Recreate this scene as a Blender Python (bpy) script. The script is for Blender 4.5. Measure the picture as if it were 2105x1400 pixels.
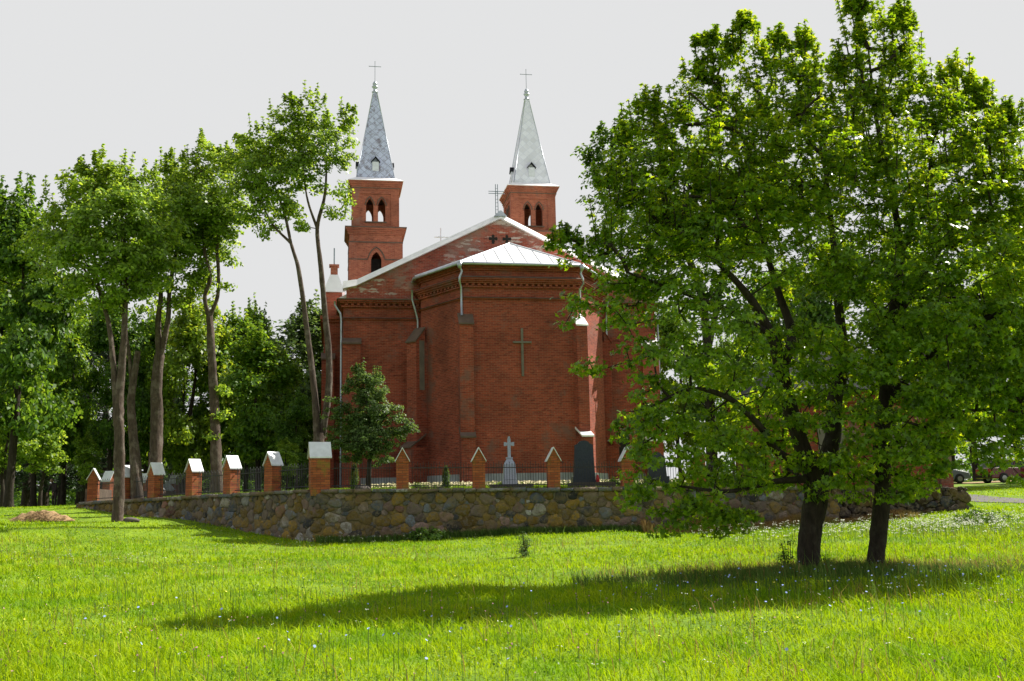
import bpy, math, random
import numpy as np
from math import sin, cos, tan, pi, radians, sqrt, atan2
from mathutils import Vector, Matrix
R = radians
for o in list(bpy.data.objects): bpy.data.objects.remove(o)
scene = bpy.context.scene
col = scene.collection

# ------------------------------------------------------------------ camera
EYE = 1.6; FPX = 2100.0; PITCH = R(8.85); ROLL = R(1.15)
cam = bpy.data.cameras.new('camera'); camo = bpy.data.objects.new('camera', cam); col.objects.link(camo)
cam.sensor_width = 36; cam.lens = FPX/2105*36; cam.clip_end = 3000; cam.clip_start = .1
camo.matrix_world = Matrix.Translation((0, 0, EYE)) @ Matrix.Rotation(pi/2+PITCH, 4, 'X') @ Matrix.Rotation(-ROLL, 4, 'Z')
scene.camera = camo

# ------------------------------------------------------------------ light
SAZ, SEL = R(56), R(46)           # sun: to the right and behind the church
w = bpy.data.worlds.new('World'); scene.world = w; w.use_nodes = True
nt = w.node_tree; nt.nodes.clear()
out = nt.nodes.new('ShaderNodeOutputWorld'); bg = nt.nodes.new('ShaderNodeBackground')
sky = nt.nodes.new('ShaderNodeTexSky'); sky.sky_type = 'NISHITA'; sky.sun_disc = False
sky.sun_elevation = SEL; sky.sun_rotation = SAZ; sky.dust_density = 2; sky.air_density = 1
geo = nt.nodes.new('ShaderNodeTexCoord'); sep = nt.nodes.new('ShaderNodeSeparateXYZ')
nt.links.new(geo.outputs['Generated'], sep.inputs[0])
mr = nt.nodes.new('ShaderNodeMapRange'); mr.inputs[1].default_value = .5; mr.inputs[2].default_value = .95
mr.inputs[3].default_value = 1.0; mr.inputs[4].default_value = .35      # thin white overcast, thinner overhead
nt.links.new(sep.outputs[2], mr.inputs[0])
mx = nt.nodes.new('ShaderNodeMix'); mx.data_type = 'RGBA'
mx.inputs[7].default_value = (8.0, 8.05, 8.1, 1)
nt.links.new(mr.outputs[0], mx.inputs[0]); nt.links.new(sky.outputs[0], mx.inputs[6])
nt.links.new(mx.outputs[2], bg.inputs[0]); bg.inputs[1].default_value = .0515
nt.links.new(bg.outputs[0], out.inputs[0])
sl = bpy.data.lights.new('sun', 'SUN'); sl.energy = 5.0; sl.angle = R(.55); sl.color = (1, .94, .84)
so = bpy.data.objects.new('sun', sl); col.objects.link(so)
sd = Vector((sin(SAZ)*cos(SEL), cos(SAZ)*cos(SEL), sin(SEL)))
so.rotation_euler = sd.to_track_quat('Z', 'Y').to_euler()
scene.view_settings.view_transform = 'Standard'; scene.view_settings.look = 'None'
scene.view_settings.exposure = 0.9; scene.view_settings.gamma = 1
scene.render.engine = 'CYCLES'
scene.cycles.max_bounces = 8; scene.cycles.diffuse_bounces = 6; scene.cycles.transmission_bounces = 6
scene.cycles.use_denoising = True

# ------------------------------------------------------------------ helpers
def at(px, py, Y):                       # a point of the place at depth Y
    x = (px-1052.5)/FPX; y = (700-py)/FPX
    X = x*cos(ROLL)+y*sin(ROLL); Z = -x*sin(ROLL)+y*cos(ROLL)
    d = np.array([X, cos(PITCH)-Z*sin(PITCH), sin(PITCH)+Z*cos(PITCH)])
    return d*(Y/d[1])+np.array([0, 0, EYE])

def tag(o, label=None, cat=None, group=None, kind=None):
    if label: o['label'] = label
    if cat: o['category'] = cat
    if group: o['group'] = group
    if kind: o['kind'] = kind
    return o
def empty(name, loc, label, cat, group=None, rz=0):
    o = bpy.data.objects.new(name, None); col.objects.link(o); o.empty_display_size = .3
    o.location = loc; o.rotation_euler = (0, 0, rz)
    return tag(o, label, cat, group)
def finish(me, name, mat, parent, smooth=False):
    if mat: me.materials.append(mat)
    if smooth: me.polygons.foreach_set('use_smooth', np.ones(len(me.polygons), bool))
    o = bpy.data.objects.new(name, me); col.objects.link(o)
    if parent is not None: o.parent = parent
    return o
def copy_tree(o, parent=None):
    c = o.copy(); col.objects.link(c)
    if parent is not None: c.parent = parent
    for ch in [x for x in col.objects if x.parent == o]: copy_tree(ch, c)
    return c

class MB:
    def __init__(s): s.v = []; s.f = []; s.M = None
    def add(s, vs, fs):
        b = len(s.v)
        for p in vs:
            p = Vector(p)
            if s.M is not None: p = s.M @ p
            s.v.append(p)
        s.f += [[b+i for i in f] for f in fs]
    def box(s, x0, x1, y0, y1, z0, z1):
        s.add([(x0,y0,z0),(x1,y0,z0),(x1,y1,z0),(x0,y1,z0),(x0,y0,z1),(x1,y0,z1),(x1,y1,z1),(x0,y1,z1)],
              [(0,3,2,1),(4,5,6,7),(0,1,5,4),(1,2,6,5),(2,3,7,6),(3,0,4,7)])
    def prism(s, poly, z0, z1, poly2=None):
        n = len(poly); q = poly2 or poly
        s.add([(x,y,z0) for x,y in poly]+[(x,y,z1) for x,y in q],
              [tuple(range(n-1,-1,-1)), tuple(range(n,2*n))]+[(i,(i+1)%n,n+(i+1)%n,n+i) for i in range(n)])
    def prism_y(s, poly, y0, y1):        # outline in x,z pushed through y
        n = len(poly)
        s.add([(x,y0,z) for x,z in poly]+[(x,y1,z) for x,z in poly],
              [tuple(range(n)), tuple(range(2*n-1,n-1,-1))]+[(i,n+i,n+(i+1)%n,(i+1)%n) for i in range(n)])
    def prism_x(s, poly, x0, x1):        # outline in y,z pushed through x
        n = len(poly)
        s.add([(x0,y,z) for y,z in poly]+[(x1,y,z) for y,z in poly],
              [tuple(range(n-1,-1,-1)), tuple(range(n,2*n))]+[(i,(i+1)%n,n+(i+1)%n,n+i) for i in range(n)])
    def face(s, pts): s.add(pts, [tuple(range(len(pts)))])
    def tube(s, pts, r, n=8):
        pts = [Vector(p) for p in pts]; rs = r if isinstance(r, (list, tuple)) else [r]*len(pts)
        vs = []; fs = []
        for i, p in enumerate(pts):
            t = (pts[min(i+1,len(pts)-1)]-pts[max(i-1,0)]).normalized()
            a = t.cross(Vector((0,0,1)) if abs(t.z) < .95 else Vector((1,0,0))).normalized(); b = t.cross(a)
            for k in range(n):
                g = 2*pi*k/n; vs.append(p+(a*cos(g)+b*sin(g))*rs[i])
        m = len(pts)
        for i in range(m-1):
            for k in range(n):
                fs.append((i*n+k, i*n+(k+1)%n, (i+1)*n+(k+1)%n, (i+1)*n+k))
        fs += [tuple(range(n)), tuple(range(m*n-1, (m-1)*n-1, -1))]
        s.add(vs, fs)
    def lathe(s, prof, cx=0, cy=0, n=16):
        vs = []; fs = []
        for r, z in prof:
            for k in range(n): vs.append((cx+r*cos(2*pi*k/n), cy+r*sin(2*pi*k/n), z))
        for i in range(len(prof)-1):
            for k in range(n): fs.append((i*n+k, i*n+(k+1)%n, (i+1)*n+(k+1)%n, (i+1)*n+k))
        fs += [tuple(range(n-1,-1,-1)), tuple(range((len(prof)-1)*n, len(prof)*n))]
        s.add(vs, fs)
    def build(s, name, mat, parent=None, smooth=False):
        me = bpy.data.meshes.new(name); me.from_pydata([tuple(v) for v in s.v], [], s.f); me.update()
        uv = me.uv_layers.new(name='uv').data
        for p in me.polygons:
            n = p.normal
            if abs(n.z) > .97: t = Vector((1,0,0)); b = Vector((0,1,0))
            else: t = Vector((0,0,1)).cross(n).normalized(); b = n.cross(t)
            for li in p.loop_indices:
                q = me.vertices[me.loops[li].vertex_index].co
                uv[li].uv = (q.dot(t), q.dot(b))
        return finish(me, name, mat, parent, smooth)

def mesh_np(name, V, loops, totals, mat, parent=None, smooth=False, cols=None):
    me = bpy.data.meshes.new(name)
    V = np.ascontiguousarray(V, dtype=np.float32); loops = np.ascontiguousarray(loops, dtype=np.int32).ravel()
    totals = np.ascontiguousarray(totals, dtype=np.int32)
    me.vertices.add(len(V)); me.vertices.foreach_set('co', V.ravel())
    me.loops.add(len(loops)); me.loops.foreach_set('vertex_index', loops)
    me.polygons.add(len(totals))
    st = np.concatenate([[0], np.cumsum(totals)[:-1]]).astype(np.int32)
    me.polygons.foreach_set('loop_start', st); me.polygons.foreach_set('loop_total', totals)
    if cols is not None:
        a = me.color_attributes.new('col', 'FLOAT_COLOR', 'POINT')
        a.data.foreach_set('color', np.c_[cols, np.ones(len(cols))].astype(np.float32).ravel())
    me.update(calc_edges=True)
    return finish(me, name, mat, parent, smooth)

# ------------------------------------------------------------------ materials
def newmat(name):
    m = bpy.data.materials.new(name); m.use_nodes = True; nt = m.node_tree
    b = nt.nodes['Principled BSDF']; b.inputs['Specular IOR Level'].default_value = .3
    return m, nt, b
def N(nt, t, **kw):
    n = nt.nodes.new(t)
    for k, v in kw.items(): setattr(n, k, v)
    return n
def noise(nt, scale, detail=3, rough=.55, coord='Object'):
    tc = N(nt, 'ShaderNodeTexCoord'); n = N(nt, 'ShaderNodeTexNoise')
    n.inputs['Scale'].default_value = scale; n.inputs['Detail'].default_value = detail; n.inputs['Roughness'].default_value = rough
    nt.links.new(tc.outputs[coord], n.inputs['Vector']); return n
def ramp(nt, src, stops):
    r = N(nt, 'ShaderNodeValToRGB'); e = r.color_ramp.elements
    while len(e) < len(stops): e.new(.5)
    for i, (p, c) in enumerate(stops):
        e[i].position = p; e[i].color = (*c, 1) if len(c) == 3 else c
    nt.links.new(src, r.inputs[0]); return r.outputs[0]
def mix(nt, fac, a, b, mode='MIX'):
    m = N(nt, 'ShaderNodeMix', data_type='RGBA', blend_type=mode)
    for i, x in ((0, fac), (6, a), (7, b)):
        if hasattr(x, 'node'): nt.links.new(x, m.inputs[i])
        else: m.inputs[i].default_value = x if i == 0 else (*x, 1)
    return m.outputs[2]
def bump(nt, b, h, s=.3, d=.02):
    n = N(nt, 'ShaderNodeBump'); n.inputs['Strength'].default_value = s; n.inputs['Distance'].default_value = d
    nt.links.new(h, n.inputs['Height']); nt.links.new(n.outputs[0], b.inputs['Normal'])
def g3(v): return (v, v, v)

def brick(name, c1, c2, mortar, grey=0.0, greycol=(.2,.17,.15), white=0.0, moss=0.0, bw=.27, rh=.085):
    m, nt, b = newmat(name)
    uv = N(nt, 'ShaderNodeUVMap'); uv.uv_map = 'uv'
    t = N(nt, 'ShaderNodeTexBrick'); nt.links.new(uv.outputs[0], t.inputs['Vector'])
    t.inputs['Scale'].default_value = 1; t.inputs['Brick Width'].default_value = bw; t.inputs['Row Height'].default_value = rh
    t.inputs['Mortar Size'].default_value = .008; t.inputs['Mortar Smooth'].default_value = .3; t.inputs['Bias'].default_value = -.1
    t.inputs['Color1'].default_value = (*c1, 1); t.inputs['Color2'].default_value = (*c2, 1); t.inputs['Mortar'].default_value = (*mortar, 1)
    big = noise(nt, .45, 4); c = mix(nt, .85, t.outputs[0], ramp(nt, big.outputs[0], [(.3, g3(.6)), (.5, g3(.95)), (.72, g3(1.2))]), 'MULTIPLY')
    # streaks of single bricks: odd dark or pale ones
    st = noise(nt, 1.0, 2); mp = N(nt, 'ShaderNodeMapping'); mp.inputs['Scale'].default_value = (3.6, 3.6, 11.5)
    nt.links.new(st.inputs[0].links[0].from_socket, mp.inputs[0]); nt.links.new(mp.outputs[0], st.inputs[0])
    c = mix(nt, .8, c, ramp(nt, st.outputs[0], [(.28, g3(.45)), (.42, g3(.95)), (.6, g3(1)), (.74, g3(1.45))]), 'MULTIPLY')
    if grey:
        n = noise(nt, .55, 6, .68); n.inputs['Distortion'].default_value = .4
        c = mix(nt, ramp(nt, n.outputs[0], [(.62-grey*.25, g3(0)), (.72-grey*.25, g3(.75))]), c, greycol)
    if white:
        n = noise(nt, 1.0, 5, .7); mp = N(nt, 'ShaderNodeMapping'); mp.inputs['Scale'].default_value = (1.3, 1.3, 4.5)
        nt.links.new(n.inputs[0].links[0].from_socket, mp.inputs[0]); nt.links.new(mp.outputs[0], n.inputs[0])
        k = ramp(nt, n.outputs[0], [(.64-white*.15, g3(0)), (.68-white*.15, g3(.85))])
        big2 = noise(nt, .3, 2); k = mix(nt, 1.0, k, ramp(nt, big2.outputs[0], [(.45, g3(0)), (.58, g3(1))]), 'MULTIPLY')
        c = mix(nt, k, c, (.5, .42, .38))
    if moss:
        n = noise(nt, 2.2, 4); c = mix(nt, ramp(nt, n.outputs[0], [(.52, g3(0)), (.66, g3(moss))]), c, (.2, .15, .03))
    nt.links.new(c, b.inputs['Base Color']); b.inputs['Roughness'].default_value = .9
    bump(nt, b, t.outputs['Fac'], -.5, .012)
    return m
def plain(name, c, rough=.7, metal=0, var=.25, scale=3, bmp=.15, c2=None):
    m, nt, b = newmat(name); n = noise(nt, scale, 5)
    cc = ramp(nt, n.outputs[0], [(.3, tuple(x*(1-var) for x in c)), (.7, tuple(min(1, x*(1+var)) for x in (c2 or c)))])
    nt.links.new(cc, b.inputs['Base Color']); b.inputs['Roughness'].default_value = rough; b.inputs['Metallic'].default_value = metal
    if bmp: bump(nt, b, n.outputs[0], bmp, .02)
    return m
def tilemat(name, base, line, dirt):
    m, nt, b = newmat(name)
    uv = N(nt, 'ShaderNodeUVMap'); uv.uv_map = 'uv'; mp = N(nt, 'ShaderNodeMapping'); mp.inputs['Rotation'].default_value = (0, 0, R(45))
    nt.links.new(uv.outputs[0], mp.inputs[0])
    t = N(nt, 'ShaderNodeTexBrick'); t.offset = 0; nt.links.new(mp.outputs[0], t.inputs['Vector'])
    t.inputs['Scale'].default_value = 1; t.inputs['Brick Width'].default_value = .42; t.inputs['Row Height'].default_value = .42
    t.inputs['Mortar Size'].default_value = .014; t.inputs['Color1'].default_value = (*base, 1)
    t.inputs['Color2'].default_value = (*[x*.82 for x in base], 1); t.inputs['Mortar'].default_value = (*line, 1)
    n = noise(nt, 2.2, 6, .75); c = mix(nt, ramp(nt, n.outputs[0], [(.5, g3(0)), (.62, g3(dirt))]), t.outputs[0], (.16, .13, .15))
    nt.links.new(c, b.inputs['Base Color']); b.inputs['Roughness'].default_value = .5
    bump(nt, b, t.outputs['Fac'], -.3, .02)
    return m
def leafmat(name, c, trans, yellow=(.16,.15,.02), glossy=.35):
    m, nt, b = newmat(name)
    g = N(nt, 'ShaderNodeNewGeometry'); n = noise(nt, .8, 3)
    v = mix(nt, .5, g.outputs['Random Per Island'], n.outputs[0])
    cc = ramp(nt, v, [(.2, tuple(x*.35 for x in c)), (.5, c), (.8, tuple(x*1.9 for x in c))])
    tt = ramp(nt, v, [(.2, tuple(x*.35 for x in trans)), (.5, trans), (.8, yellow)])
    nt.links.new(cc, b.inputs['Base Color']); b.inputs['Roughness'].default_value = glossy; b.inputs['Specular IOR Level'].default_value = .3
    tr = N(nt, 'ShaderNodeBsdfTranslucent'); nt.links.new(tt, tr.inputs[0])
    ms = N(nt, 'ShaderNodeMixShader'); ms.inputs[0].default_value = .5
    nt.links.new(b.outputs[0], ms.inputs[1]); nt.links.new(tr.outputs[0], ms.inputs[2])
    nt.links.new(ms.outputs[0], nt.nodes['Material Output'].inputs[0])
    return m
def barkmat(name, c, lich=(.3,.28,.22), k=.5):
    m, nt, b = newmat(name); n = noise(nt, 1, 5, .7)
    mp = N(nt, 'ShaderNodeMapping'); mp.inputs['Scale'].default_value = (14, 14, 3.5)
    nt.links.new(n.inputs[0].links[0].from_socket, mp.inputs[0]); nt.links.new(mp.outputs[0], n.inputs[0])
    c1 = ramp(nt, n.outputs[0], [(.3, tuple(x*.35 for x in c)), (.55, c), (.8, tuple(x*1.5 for x in c))])
    n2 = noise(nt, 3.2, 5, .7); c2 = mix(nt, ramp(nt, n2.outputs[0], [(.5, g3(0)), (.62, g3(k))]), c1, lich)
    nt.links.new(c2, b.inputs['Base Color']); b.inputs['Roughness'].default_value = .95
    bump(nt, b, n.outputs[0], .8, .04)
    return m

M = {}
M['brick'] = brick('church_brick', (.34,.068,.038), (.2,.038,.026), (.29,.15,.1), grey=.25, greycol=(.17,.1,.085))
M['brick_tower'] = brick('tower_brick', (.42,.12,.066), (.31,.075,.045), (.33,.2,.14), grey=.12, greycol=(.24,.14,.11))
M['brick_gable'] = brick('gable_brick', (.4,.085,.052), (.28,.055,.04), (.32,.2,.15), grey=.45, greycol=(.24,.17,.145), white=.6)
M['brick_pillar'] = brick('pillar_brick', (.42,.12,.045), (.27,.065,.03), (.12,.07,.045), grey=.1, moss=.8, greycol=(.25,.17,.1), bw=.25, rh=.08)
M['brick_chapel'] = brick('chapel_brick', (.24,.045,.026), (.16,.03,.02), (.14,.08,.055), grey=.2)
M['ledge'] = plain('weathered_ledge', (.13,.09,.07), .9, scale=2)
M['patch'] = plain('cement_patch', (.17,.15,.13), .9, scale=2)
M['metal'] = plain('white_sheet_metal', (.84,.84,.85), .45, var=.07, scale=1.5, bmp=.05)
M['metal_old'] = plain('old_sheet_metal', (.9,.88,.9), .5, var=.1, scale=2.5, bmp=.1)
M['cap'] = plain('zinc_cap', (.66,.69,.75), .4, var=.12, scale=4, bmp=.05)
M['zinc'] = plain('zinc_gutter', (.42,.46,.52), .35, .5, var=.15, bmp=0)
M['spireL'] = tilemat('spire_tiles_stained', (.6,.65,.86), (.25,.25,.36), .85)
M['spireR'] = tilemat('spire_tiles_clean', (.84,.85,.96), (.66,.68,.82), .1)
M['iron'] = plain('dark_iron', (.035,.035,.04), .6, var=.3, bmp=0)
M['ironc'] = plain('grey_iron_cross', (.16,.2,.24), .5, var=.2, bmp=0)
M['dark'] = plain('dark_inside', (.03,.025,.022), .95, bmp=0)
M['cement'] = plain('cement_plinth', (.3,.32,.34), .9, var=.3, scale=1.5)
M['granite_dark'] = plain('dark_granite', (.035,.045,.06), .35, var=.25, scale=20, bmp=.03)
M['granite_grey'] = plain('grey_granite', (.34,.38,.47), .6, var=.2, scale=25, bmp=.05)
M['conc'] = plain('dark_concrete', (.1,.085,.075), .9, var=.3)
M['slate'] = plain('grey_slates', (.03,.032,.036), .7, var=.4, scale=5)
M['slate'].node_tree.nodes['Principled BSDF'].inputs['Specular IOR Level'].default_value = .02
M['wood'] = plain('brown_planks', (.14,.1,.08), .9, var=.3, scale=6)
M['asphalt'] = plain('asphalt', (.11,.10,.11), .9, var=.15, scale=4)
M['straw'] = plain('dry_straw', (.2,.13,.06), .95, var=.45, scale=9, bmp=.6, c2=(.3,.2,.1))
M['bark'] = barkmat('dark_bark', (.032,.024,.018), (.08,.075,.055), .3)
M['bark_light'] = barkmat('grey_bark', (.085,.06,.048), (.21,.18,.15), .5)
M['leaf_maple'] = leafmat('maple_leaf', (.09,.18,.012), (.34,.56,.008), (.72,.74,.02), .3)
M['leaf_left'] = leafmat('bright_leaf', (.15,.245,.035), (.36,.55,.03), (.62,.7,.06), .38)
M['leaf_dark'] = leafmat('dark_leaf', (.06,.13,.018), (.18,.34,.018), (.32,.44,.03), .45)
M['leaf_mid'] = leafmat('mid_leaf', (.085,.18,.02), (.26,.45,.02), (.45,.52,.03), .45)
M['leaf_yellow'] = leafmat('yellow_green_leaf', (.14,.24,.02), (.4,.55,.02), (.6,.6,.04), .45)
M['leaf_grey'] = leafmat('grey_green_leaf', (.09,.15,.045), (.15,.25,.04), (.25,.32,.06), .5)
M['needle'] = leafmat('spruce_needles', (.02,.045,.018), (.025,.05,.015), (.05,.08,.02), .6)
M['thuja'] = leafmat('thuja', (.07,.13,.02), (.1,.18,.02), (.2,.25,.03), .6)

def grassmat(name, a, b_, c, trans, patch, tf=.35):
    m, nt, b = newmat(name)
    n = N(nt, 'ShaderNodeNewGeometry'); n2 = noise(nt, .8, 6, .7); n2.inputs['Distortion'].default_value = .8
    c1 = ramp(nt, n.outputs['Random Per Island'], [(.1, a), (.6, b_), (.95, c)])
    k = ramp(nt, n2.outputs[0], [(.46, g3(0)), (.6, g3(.85))])
    c1 = mix(nt, k, c1, patch)
    nt.links.new(c1, b.inputs['Base Color']); b.inputs['Roughness'].default_value = .6; b.inputs['Specular IOR Level'].default_value = .1
    tr = N(nt, 'ShaderNodeBsdfTranslucent')
    nt.links.new(mix(nt, k, trans, tuple(x*1.6 for x in patch)), tr.inputs[0])
    ms = N(nt, 'ShaderNodeMixShader'); ms.inputs[0].default_value = tf
    nt.links.new(b.outputs[0], ms.inputs[1]); nt.links.new(tr.outputs[0], ms.inputs[2])
    nt.links.new(ms.outputs[0], nt.nodes['Material Output'].inputs[0])
    return m
M['grass'] = grassmat('meadow_grass', (.08,.14,.003), (.27,.4,.003), (.42,.46,.02), (.5,.68,.004), (.14,.28,.004))
M['grass_yard'] = grassmat('yard_grass', (.1,.18,.01), (.17,.26,.012), (.3,.34,.08), (.3,.4,.02), (.11,.19,.01))
M['grass_dry'] = grassmat('dry_grass', (.2,.1,.03), (.32,.2,.07), (.4,.3,.12), (.35,.22,.08), (.2,.17,.05))
M['weeds'] = grassmat('weeds', (.05,.11,.02), (.09,.16,.03), (.16,.22,.06), (.15,.24,.04), (.06,.12,.02))
M['white_fl'] = plain('white_petals', (.5,.52,.42), .8, var=.1, bmp=0)
M['cream_fl'] = plain('cream_seed_heads', (.5,.44,.25), .8, var=.2, bmp=0)
M['blue_fl'] = plain('blue_petals', (.34,.42,.85), .8, var=.15, bmp=0)
M['pink_fl'] = plain('clover_heads', (.42,.2,.25), .8, var=.2, bmp=0)
M['yellow_fl'] = plain('yellow_petals', (.75,.65,.1), .8, var=.15, bmp=0)
m, nt_, b = newmat('meadow_soil')
n = noise(nt_, .6, 5); n2 = noise(nt_, 12, 4)
c = ramp(nt_, n.outputs[0], [(.35, (.09,.17,.004)), (.6, (.17,.27,.006))])
c = mix(nt_, .6, c, ramp(nt_, n2.outputs[0], [(.35, g3(.45)), (.65, g3(1.3))]), 'MULTIPLY')
nt_.links.new(c, b.inputs['Base Color']); b.inputs['Roughness'].default_value = 1; bump(nt_, b, n2.outputs[0], .6, .05)
M['ground'] = m
m, nt_, b = newmat('fieldstone')
at_ = N(nt_, 'ShaderNodeAttribute'); at_.attribute_name = 'col'
n = noise(nt_, 5, 6, .7); n2 = noise(nt_, 1.3, 5, .65)
c = mix(nt_, .8, at_.outputs['Color'], ramp(nt_, n.outputs[0], [(.3, g3(.55)), (.5, g3(1)), (.75, g3(1.5))]), 'MULTIPLY')
n3 = noise(nt_, 7, 5, .7); c = mix(nt_, ramp(nt_, n3.outputs[0], [(.5, g3(0)), (.58, g3(.8))]), c, (.15,.125,.09))
c = mix(nt_, ramp(nt_, n2.outputs[0], [(.48, g3(0)), (.64, g3(.75))]), c, (.17,.12,.045))
nt_.links.new(c, b.inputs['Base Color']); b.inputs['Roughness'].default_value = .9; bump(nt_, b, n.outputs[0], 1, .08)
M['stone'] = m
m, nt_, b = newmat('old_mortar')
n = noise(nt_, 6, 6, .7); n2 = noise(nt_, 1.0, 4)
c = mix(nt_, ramp(nt_, n2.outputs[0], [(.4, g3(0)), (.6, g3(1))]), (.16,.14,.115), (.2,.145,.06))
c = mix(nt_, .8, c, ramp(nt_, n.outputs[0], [(.3, g3(.4)), (.7, g3(1.4))]), 'MULTIPLY')
nt_.links.new(c, b.inputs['Base Color']); b.inputs['Roughness'].default_value = 1; bump(nt_, b, n.outputs[0], .9, .06)
M['mortar'] = m

# ------------------------------------------------------------------ terrain
CP = np.array([(0,0,0),(-10,0,0),(10,0,0),(0,9,0),(-15,10,.1),(15,10,.05),(0,20,.13),(6,19.5,.165),(12,20,.25),(-10,20,.28),(-20,25,.7),
 (0,34,.47),(4,35,.47),(-6.4,34,.36),(9,35.5,.5),(15.2,36,.88),(-8.3,35.5,.55),(-10.2,36.9,.86),(-11.9,38.3,1.07),(-14,40,1.22),
 (-17.5,42.7,1.57),(-13.8,36,1.12),(-16.5,36,1.2),(-25,42,1.52),(-27,60,1.66),(-50,60,1.4),(-60,30,.8),(22,32,.75),(22,45,.95),(21.8,50,1.32),
 (35,75,2.2),(28,62,1.75),(60,60,1.9),(0,130,1.6),(60,130,2.2),(-60,130,1.2),(-150,60,0),(150,60,1),(0,250,1),(-200,250,0),(200,250,1),(0,-60,-.5),(-100,-60,-1),(100,-60,-.5)], float)
def tps(d): return np.where(d > 1e-6, d*d*np.log(np.maximum(d, 1e-6)), 0)
_n = len(CP); _A = np.zeros((_n+3, _n+3)); _D = np.sqrt(((CP[:, None, :2]-CP[None, :, :2])**2).sum(-1))
_A[:_n, :_n] = tps(_D)+np.eye(_n)*.5; _A[:_n, _n] = 1; _A[:_n, _n+1:] = CP[:, :2]; _A[_n, :_n] = 1; _A[_n+1:, :_n] = CP[:, :2].T
_w = np.linalg.solve(_A, np.r_[CP[:, 2], 0, 0, 0])
def terr(x, y):
    x = np.atleast_1d(np.asarray(x, float)); y = np.atleast_1d(np.asarray(y, float)); r = np.zeros(x.shape)
    for i in range(_n): r += _w[i]*tps(np.hypot(x-CP[i, 0], y-CP[i, 1]))
    r += _w[_n]+_w[_n+1]*x+_w[_n+2]*y
    r = np.clip(r, -3, 3)
    return r + .035*np.sin(x*.9+y*.35)*np.cos(y*.6-x*.2)+.02*np.sin(x*2.1+1)*np.sin(y*1.7)
def tz(x, y): return float(terr(x, y)[0])

# wall lines
A6 = R(6); WC = np.array([-6.47, 34.0]); D1 = np.array([cos(A6), sin(A6)]); N1 = np.array([D1[1], -D1[0]])
D2 = np.array([-.783, .622]); N2 = np.array([-D2[1], D2[0]]); N2 = N2 if N2[1] < 0 else -N2
FL, LL = 17.6, 14.4
def ftop(s): return 2.03-.012*s
def ltop(s): return 2.04-.0145*s
YP = [tuple(WC), tuple(WC+D2*LL), (-20.3,62), (-22,115), (42,115), (29.5,75), (21.5,55), (16.4,42.5), tuple(WC+D1*22.0-N1*.3), tuple(WC+D1*21-N1*.0)]
YP = [(x-0*1, y) for x, y in YP]
def inpoly(x, y, P=YP, grow=0):
    x = np.atleast_1d(x); y = np.atleast_1d(y); r = np.zeros(x.shape, bool); n = len(P)
    for i in range(n):
        x0, y0 = P[i]; x1, y1 = P[(i+1) % n]
        c = ((y0 > y) != (y1 > y)); xx = x0+(y-y0)*(x1-x0)/((y1-y0) if abs(y1-y0) > 1e-9 else 1e-9)
        r ^= c & (x < xx)
    return r
def yz(x, y):
    x = np.atleast_1d(np.asarray(x, float)); y = np.atleast_1d(np.asarray(y, float))
    s1 = (x-WC[0])*D1[0]+(y-WC[1])*D1[1]; d1 = -((x-WC[0])*N1[0]+(y-WC[1])*N1[1])
    s2 = (x-WC[0])*D2[0]+(y-WC[1])*D2[1]; d2 = -((x-WC[0])*N2[0]+(y-WC[1])*N2[1])
    z = 1.93-.004*np.clip(s1, 0, 20)-.012*np.clip(s2, 0, 15)*np.clip(1-d2/12, 0, 1)
    z = z+np.clip((np.minimum(d1, 99)-1)/11, 0, 1)*.3*np.clip((x+18)/12, 0, 1)
    return z+.02*np.sin(x*1.3)*np.cos(y*.9)
def yz1(x, y): return float(yz(x, y)[0])

def grid_sheet(name, xs, ys, zf, mat, kind='structure', keep=None):
    X, Y = np.meshgrid(xs, ys); Z = zf(X.ravel(), Y.ravel()); nx, ny = len(xs), len(ys)
    V = np.c_[X.ravel(), Y.ravel(), Z]
    i = np.arange(ny-1)[:, None]*nx+np.arange(nx-1)[None]; i = i.ravel()
    F = np.c_[i, i+1, i+nx+1, i+nx]
    if keep is not None:
        c = V[F].mean(1); F = F[keep(c[:, 0], c[:, 1])]
    o = mesh_np(name, V, F, np.full(len(F), 4), mat, smooth=True); o['kind'] = kind
    return o
def terr_low(x, y):
    z = terr(x, y); ins = inpoly(x, y)
    return np.where(ins & (np.asarray(y) > 0), np.minimum(z, yz(x, y)-.35), z)
xs = np.r_[-900,-500,-300,-200,-140,-100,np.arange(-80,-30,4),np.arange(-30,34,.7),np.arange(34,90,4),110,150,220,320,500,900]
ys = np.r_[-200,-120,-60,-30,-15,np.arange(-5,56,.7),np.arange(56,130,3),140,160,200,260,350,500,900]
grid_sheet('meadow', xs, ys, terr_low, M['ground'])
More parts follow.
